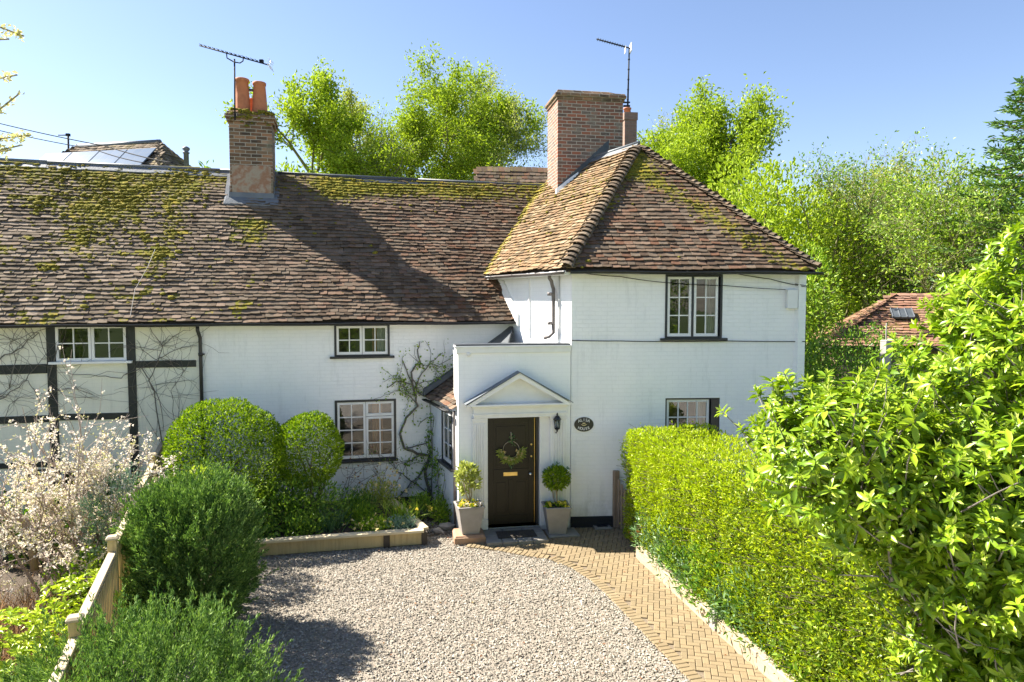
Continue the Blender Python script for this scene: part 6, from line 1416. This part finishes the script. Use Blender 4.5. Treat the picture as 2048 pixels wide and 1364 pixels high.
# blossom shrub
def blossom():
    rg = np.random.default_rng(330); base = Vector((-6.35, 9.35, 0)); o = thing('blossom_shrub', 'open shrub covered in small pinkish white blossom in front of the timber-framed wall', 'flowering shrub', base); m = MB(); tw = []
    def grow(p, d, L, r, lev):
        pts = [p]; dd = d
        for i in range(4): dd = (dd + Vector(rg.normal(0, .14, 3)) + Vector((0, 0, .05))).normalized(); pts.append(pts[-1] + dd * L / 4)
        m.tube(pts, [r * (1 - .14 * i) for i in range(5)], 5, cap=False); tw.append((lev, pts))
        if lev >= 4: return
        for k in range((4, 4, 3, 2)[lev]):
            t = rg.uniform(.3, 1) * 4; i = min(int(t), 3); q = pts[i].lerp(pts[i + 1], t - i); nd = (dd + Vector(rg.normal(0, .75, 3)) + Vector((0, 0, .1))).normalized(); grow(q, nd, L * rg.uniform(.5, .85), r * .6, lev + 1)
    for k in range(7): a = rg.uniform(0, 6.28); grow(base + Vector(rg.normal(0, .06, 3)), Vector((math.cos(a) * .7, math.sin(a) * .45, 1)).normalized(), rg.uniform(1.0, 1.4), .028, 0)
    for k in range(9): a = rg.uniform(0, 6.28); grow(base + Vector((math.cos(a) * .4, math.sin(a) * .3, 1.4)), Vector((math.cos(a) * .25, math.sin(a) * .2, 1)).normalized(), rg.uniform(1.0, 1.5), .009, 3)
    m.build('branches', 'twig_pink', o); P = []
    for lev, pts in tw:
        if lev < 2: continue
        for k in range(6 if lev >= 3 else 3): t = rg.random() * 3.999; i = int(t); P.append(pts[i].lerp(pts[i + 1], t - i)[:])
    P = np.array(P); P = P + rg.normal(0, .015, P.shape); P = P[(P[:, 2] > .25)]; sel = rg.random(len(P)); B = P[sel < .62]; B = np.repeat(B, 4, 0) + rg.normal(0, .010, (len(B) * 4, 3)); leaves('blossom', B, rg.normal(0, 1, B.shape) + [0, 0, .3], .036 * rg.uniform(.7, 1.2, len(B)), .75, 'petal', o, rg=rg)
    G_ = P[sel > .66]; G_ = np.repeat(G_, 2, 0); leaves('young_leaves', G_, rg.normal(0, .7, G_.shape) + [0, 0, .6], .038, .45, 'l_pale_bud', o, rg=rg)
blossom()
# dry grass, hoop
def tuft(name, label, cat, c, n, L, mat, seed, spread=.3, lean=.6, asp=.05, group=None, droop=.45):
    rg = np.random.default_rng(seed); o = thing(name, label, cat, c, group); P = np.array(c) + np.stack([rg.normal(0, spread * .35, n), rg.normal(0, spread * .35, n), np.zeros(n)], 1); D = np.stack([rg.normal(0, lean, n), rg.normal(0, lean, n), np.ones(n)], 1); leaves('blades', P, D, L * rg.uniform(.6, 1.2, n), asp, mat, o, 'blade', rg=rg, droop=droop); return o
tuft('grass_clump', 'clump of dry brown arching grass at the foot of the blossom shrub', 'grass clump', (-6.25, 8.35, .02), 700, .62, 'l_grass_brown', 340, .9, .7, .02)
tuft('grass_clump', 'second smaller dry brown grass clump nearer the fence corner', 'grass clump', (-5.75, 7.75, .02), 350, .45, 'l_grass_brown', 341, .6, .8, .02)
hp_ = [far(-30, 1024, 9.0), far(20, 1026, 9.0), far(50, 1040, 8.95), far(62, 1075, 8.9), far(70, 1140, 8.9)]
m = MB(); m.tube(hp_, .05, 8); m.box(-.05, .05, -.05, .05, 0, 1.2, T=Matrix.Translation((hp_[0].x, 9.0, 0))); tag(m.build('wooden_hoop', 'wood_weathered'), 'curved brown wooden arch arm at the left edge below the blossom', 'garden seat')
bush('shrub', 'green leafy shrub behind the slatted fence, under the blossom', 'shrub', (-5.6, 8.9, .45), (.55, .6, .5), 1800, .07, .5, 'l_mid', 345, amp=.3, depth=.8, base=(-5.6, 8.9, 0), sr=.01)
bush('shrub', 'dark low shrub against the timber-framed wall at left', 'shrub', (-7.6, 11.0, .5), (1.4, .6, .6), 3200, .1, .45, 'l_hedge_dark', 346, amp=.3, depth=.8, base=(-7.6, 11.0, 0), sr=.012)

# bed plants
bp = [((-3.25, 11.9), 'tuft', 'l_border', .42, 'grassy tuft of narrow leaves under the round bush in the raised bed'), ((-2.45, 11.75), 'prim', 'l_mid', .2, 'cream primroses flowering in the raised bed'), ((-2.0, 12.2), 'tuft', 'l_mid', .45, 'daffodil clump of narrow leaves at the right of the raised bed'), ((-2.9, 12.6), 'fern', 'l_hedge_dark', .35, 'low leafy perennial near the wall in the raised bed'), ((-1.95, 11.85), 'grey', 'l_juniper_blue', .2, 'silvery ground cover near the front board of the raised bed'), ((-2.5, 12.95), 'euph', 'l_lime_pale', .6, 'upright pale flower heads near the wall in the raised bed'), ((-3.6, 11.55), 'fern', 'l_hedge_dark', .32, 'dark leafy perennial near the front of the raised bed'), ((-2.75, 12.2), 'fern', 'l_mid', .3, 'mid green leafy perennial in the middle of the raised bed')]
for i, ((x, y), k, mt, h, lb) in enumerate(bp):
    if k == 'tuft':
        o = tuft('bulb_clump' if i == 2 else 'grass_clump', lb, 'plant', (x, y, .18), 170, h, mt, 400 + i, .35, .45, .035, 'plants in the raised bed')
        if i == 2: rg = np.random.default_rng(3); Q = (np.array([x, y, .5]) + rg.normal(0, .16, (7, 3))).repeat(6, 0); leaves('flowers', Q, rg.normal(0, 1, Q.shape), .04, .7, 'petal_yellow', o, rg=rg)
    else:
        def ex(o, rg, x=x, y=y, k=k, h=h):
            if k == 'prim': Q = np.array([x, y, .34]) + rg.normal(0, 1, (34, 3)) * [.22, .14, .03]; Q = Q.repeat(5, 0); leaves('flowers', Q, rg.normal(0, 1, Q.shape) + [0, -.3, .6], .04, .8, 'petal_cream', o, rg=rg)
            if k == 'euph': Q = np.array([x, y, .75]) + rg.normal(0, 1, (40, 3)) * [.3, .15, .12]; Q = Q.repeat(6, 0); leaves('flowers', Q, rg.normal(0, 1, Q.shape), .04, .7, 'petal_cream', o, rg=rg)
        bush('bed_plant', lb, 'plant', (x, y, .2 + h * .4), (.36 if k != 'grey' else .3, .28, h * .75), 700, .07 if k != 'grey' else .05, .4, mt, 400 + i, group='plants in the raised bed', depth=.8, amp=.25, upb=.8, base=(x, y, .15), sr=.006, zmin=.16, extra=ex)
rg = np.random.default_rng(88)
for i, (x, y, r) in enumerate(((-4.3, 11.4, .35), (-3.0, 13.2, .35), (-1.75, 12.9, .2))):
    bush('bed_plant', ('low dark leaves at the juniper end of the raised bed', 'leafy plant against the wall under the lower casement window', 'small leafy plant outside the bed corner near the climber')[i], 'plant', (x, y, .3), (r, r * .8, .25), 600, .07, .4, 'l_hedge_dark', 430 + i, group='plants in the raised bed', depth=.8, amp=.25, upb=.8, base=(x, y, .1), sr=.006)
bush('ground_plant', 'weedy green plants with a yellow flower at the foot of the lean-to', 'plant', (-1.35, 13.0, .18), (.22, .62, .25), 900, .07, .4, 'l_mid', 440, depth=.8, amp=.3, upb=.7, base=(-1.35, 13.0, 0), sr=.006, extra=lambda o, rg: leaves('flowers', np.array([[-1.55, 12.75, .3]]).repeat(12, 0) + rg.normal(0, .03, (12, 3)), rg.normal(0, 1, (12, 3)), .05, .6, 'petal_yellow', o, rg=rg))
rg = np.random.default_rng(8); P = np.array([[-1.2, 12.35, .06], [-1.35, 12.2, .05]]); blobs('border_stone', P, np.array([.16, .11]), np.array([1, 0, 0]), np.array([0, 1, 0]), np.array([0, 0, 1.]), 'stone_step', None, rg, smooth=False); tag(bpy.data.objects['border_stone'], 'rough grey-brown stones at the porch corner on the gravel', 'stones')

# ------------------------------------------------------------------ climbers
def climber(name, label, cat, F, paths, r, mat, leafspec=None, side=900, seed=1, sub=4, sublen=.35, yoff=-.04, leaf_from=0.0):
    rg = np.random.default_rng(seed); o = thing(name, label, cat, F @ Vector((paths[0][0][0], yoff, 0))); m = MB(); tips = []
    def wl2(u, z, k=0): return Vector((u, yoff - .03 * rg.random(), z))
    for path, rr in zip(paths, r):
        pts = []
        for i in range(len(path) - 1):
            for t in (0, .33, .66): a, b = path[i], path[i + 1]; pts.append(wl2(a[0] + (b[0] - a[0]) * t + rg.normal(0, .012), a[1] + (b[1] - a[1]) * t + rg.normal(0, .012)))
        pts.append(wl2(*path[-1])); n = len(pts); m.tube(pts, [rr * (1 - .6 * i / n) for i in range(n)], 5, cap=False); tips += pts[int(leaf_from * n):]
        for k in range(sub):
            i = rg.integers(0, n); p = pts[i]; a = rg.uniform(0, 2 * math.pi); q = [p]
            for s_ in range(5): a += rg.normal(0, .35); q.append(q[-1] + Vector((math.cos(a), -.02 * rg.random(), math.sin(a) + .15)) * sublen * rg.uniform(.12, .3))
            m.tube(q, [rr * .35] * 5 + [rr * .15], 4, cap=False); tips += q
    m.build('stem', mat, o, F)
    if leafspec:
        n, L, mt = leafspec; T = np.array([t[:] for t in tips]); P = T[rg.choice(len(T), n)] + rg.normal(0, .05, (n, 3)) * [1, .5, 1] + [0, -.03, 0]; leaves('leaves', P, rg.normal(0, 1, (n, 3)) + [0, -.5, 0], L * rg.uniform(.6, 1.2, n), .7, mt, o, rg=rg, F=F)
    return o
def wp(*a, F=WING): return [on(F, x, y) for x, y in a]
climber('climbing_rose', 'twisting climber with young green leaves between the lower casement and the lean-to', 'climber', WING, [wp((868, 1010), (858, 985), (850, 940), (858, 910), (835, 905), (808, 895), (800, 865), (812, 835), (835, 810), (828, 780), (822, 745), (835, 725), (838, 735)), wp((828, 780), (845, 745), (862, 725), (885, 705)), wp((862, 728), (885, 732)), wp((828, 790), (800, 770), (802, 750)), wp((835, 810), (815, 790), (790, 780)), wp((858, 910), (880, 880), (870, 830), (875, 790)), wp((858, 985), (820, 960), (795, 940), (785, 925)), wp((800, 990), (820, 965), (850, 935), (858, 915))], [.035, .014, .008, .012, .012, .02, .014, .014], 'vine', (900, .06, 'l_mid'), seed=5, sub=7, sublen=.5)
climber('climbing_plant', 'light green leafy climber on the lean-to wall under its small window', 'climber', LF, [[(LEN * .35, .1), (LEN * .38, .6), (LEN * .33, 1.0), (LEN * .36, 1.3)], [(LEN * .6, .1), (LEN * .55, .5), (LEN * .62, .9)], [(LEN * .1, .1), (LEN * .12, 1.2), (LEN * .08, 2.1)], [(LEN * .15, .8), (LEN * .3, 1.0)]], [.012, .01, .014, .008], 'vine', (420, .06, 'l_hedge_dark'), seed=6, sub=5, sublen=.4)
climber('dry_shrub', 'arching bare stems with dry flower heads under the lower casement window', 'shrub', WING, [wp((690, 1000), (700, 950), (730, 925), (770, 920)), wp((700, 1000), (715, 960), (755, 940)), wp((720, 1000), (735, 955), (770, 935)), wp((740, 1000), (760, 960), (775, 930)), wp((680, 1000), (690, 960), (710, 930)), wp((775, 1000), (765, 960), (745, 930)), wp((760, 1000), (790, 965), (800, 940))], [.008] * 7, 'vine', (120, .05, 'l_red'), seed=7, sub=6, sublen=.5, yoff=-.2)
rv = [wp((330, 900), (308, 780), (300, 760), (318, 720), (325, 690), (300, 650)), wp((318, 720), (350, 700), (395, 690)), wp((300, 760), (285, 735), (272, 740), (240, 755), (200, 752), (150, 748), (118, 745)), wp((300, 762), (320, 800), (330, 860)), wp((325, 690), (340, 670), (380, 685)), wp((318, 722), (290, 700), (275, 680)), wp((350, 840), (345, 780), (370, 740), (385, 720)), wp((355, 860), (360, 800), (352, 760)), wp((330, 900), (290, 830), (275, 800)), wp((312, 770), (372, 760), (395, 765)), wp((325, 690), (360, 665), (390, 655))]
climber('bare_climber', 'leafless climber spreading over the cream panel right of the timber-framed window', 'climber', WING, rv, [.012, .008, .01, .009, .007, .007, .006, .006, .006, .006, .006], 'vine', None, seed=8, sub=7, sublen=.7, yoff=-.045)
lv = [wp((-60, 740), (0, 718), (40, 700), (60, 680), (80, 665)), wp((0, 800), (40, 775), (60, 750), (85, 720)), wp((0, 668), (30, 680), (60, 700)), wp((20, 780), (35, 730), (25, 690), (40, 655)), wp((85, 810), (70, 780), (60, 760), (30, 770), (0, 790)), wp((118, 690), (100, 760), (130, 790), (200, 795)), wp((90, 800), (115, 780), (150, 775), (190, 790)), wp((10, 850), (20, 810), (50, 790))]
climber('bare_climber', 'leafless climber over the cream panels left of the timber-framed window', 'climber', WING, lv, [.014, .01, .007, .008, .008, .008, .007, .006], 'vine', None, seed=9, sub=9, sublen=.8, yoff=-.045)

# budding tree whose branch tips reach in at the top left corner; its trunk stands just outside the picture
def side_tree():
    rg = np.random.default_rng(360); base = Vector((-6.0, 4.6, 0)); o = thing('budding_tree', 'slim twigs with pale green buds reaching in at the upper left edge', 'tree', base); m = MB(); P = []
    def branch(p, d, L, r, lev, aim=None):
        pts = [p]; dd = Vector(d).normalized(); n = 6
        for i in range(n):
            if aim is not None: dd = (dd * .6 + (aim - pts[-1]).normalized() * .6).normalized()
            dd = (dd + Vector(rg.normal(0, .12, 3)) + Vector((0, 0, .05))).normalized(); st = (aim - pts[-1]).length / (n - i) if aim is not None else L / n; pts.append(pts[-1] + dd * st)
        if aim is not None: pts[-1] = aim
        m.tube(pts, [r * (1 - .11 * i) for i in range(n + 1)], 5, cap=False)
        if lev > 0:
            for t in rg.random(40 if aim is not None else 16): q = ((.72 + .28 * t) if aim is not None else (.35 + .65 * t)) * n * .9999; i = min(int(q), n - 1); P.append((pts[i].lerp(pts[i + 1], q - i) + Vector(rg.normal(0, .01, 3)))[:])
        if lev < 2:
            for k in range(3 if aim is None else 0):
                q = rg.uniform(.3, .9) * n; i = min(int(q), n - 1); a = Vector(rg.normal(0, 1, 3)); a.x -= (.8 if aim is not None else 0); branch(pts[i].lerp(pts[i + 1], q - i), dd + a * .8, L * .5, r * .5, lev + 1)
    tr = [base, base + Vector((.05, -.02, 1.3)), base + Vector((-.08, .05, 2.6)), base + Vector((.06, .1, 3.9)), base + Vector((.0, .2, 5.2)), base + Vector((.12, .25, 6.3)), base + Vector((.1, .3, 7.2))]
    m.tube(tr, [.085, .075, .062, .05, .036, .022, .008], 8, cap=False)
    for px, py, s_ in ((48, 72, 4), (18, 78, 4), (34, 150, 3), (40, 186, 3), (62, 270, 3), (45, 290, 2), (20, 300, 3)): branch(tr[s_], Vector((.3, .1, .8)), 1.5, .017, 1, far(px, py, 5.0))
    for k in range(16): s_ = rg.integers(2, 6); a = rg.uniform(1.6, 4.7); branch(tr[s_], Vector((math.cos(a), math.sin(a) * .8, .7)), rg.uniform(.9, 1.7), .022, 0)
    m.build('branches', 'bark_green', o); P = np.array(P); P = P.repeat(4, 0) + rg.normal(0, .012, (len(P) * 4, 3)); leaves('buds', P, rg.normal(0, .8, P.shape) + [.2, 0, .3], .04 * rg.uniform(.6, 1.2, len(P)), .55, 'l_pale_bud', o, rg=rg)
side_tree()
# planting beyond the evergreen and in the left-hand garden, seen from a step to either side
for i, (x, y, r, h, mt, lb) in enumerate(((8.2, 9.5, 1.5, 2.2, 'l_hedge_dark', 'broad green shrub behind the huge evergreen on the right'), (10.8, 12.0, 1.7, 2.6, 'l_mid', 'tall green shrub at the right end of the outbuilding'), (7.2, 12.8, 1.0, 2.0, 'l_mid', 'green shrub at the right corner of the white house near the grey post'), (-8.8, 6.4, .8, 1.0, 'l_mid', 'low green shrub in the left-hand garden beyond the dry grass'), (-9.0, 8.8, .9, 1.2, 'l_hedge_dark', 'dark green shrub at the far left of the left-hand garden'))):
    bush('shrub', lb, 'shrub', (x, y, h * .5), (r, r * .85, h * .52), 3600 if i < 3 else 2200, .11, .45, mt, 520 + i, amp=.25, depth=.5, base=(x, y, 0), sr=.03)

# trees across the lane behind the viewpoint: they show as dark green reflections in the window panes
for i, (x, y, r, h) in enumerate(((-13, -15, 3.6, 9.5), (-5.5, -18, 3.8, 9.5), (2.5, -17, 3.8, 9.5), (10.5, -15, 3.9, 9.5))):
    bush('roadside_tree', ('far left', 'left middle', 'right middle', 'far right')[i] + ' broad green tree across the lane behind the viewpoint', 'tree', (x, y, h * .5), (r, r * .8, h * .5), 2200, .5, .5, 'l_mid', 500 + i, group='roadside trees behind the viewpoint', amp=.2, depth=.5, base=(x, y, 0), sr=.15, nst=14)
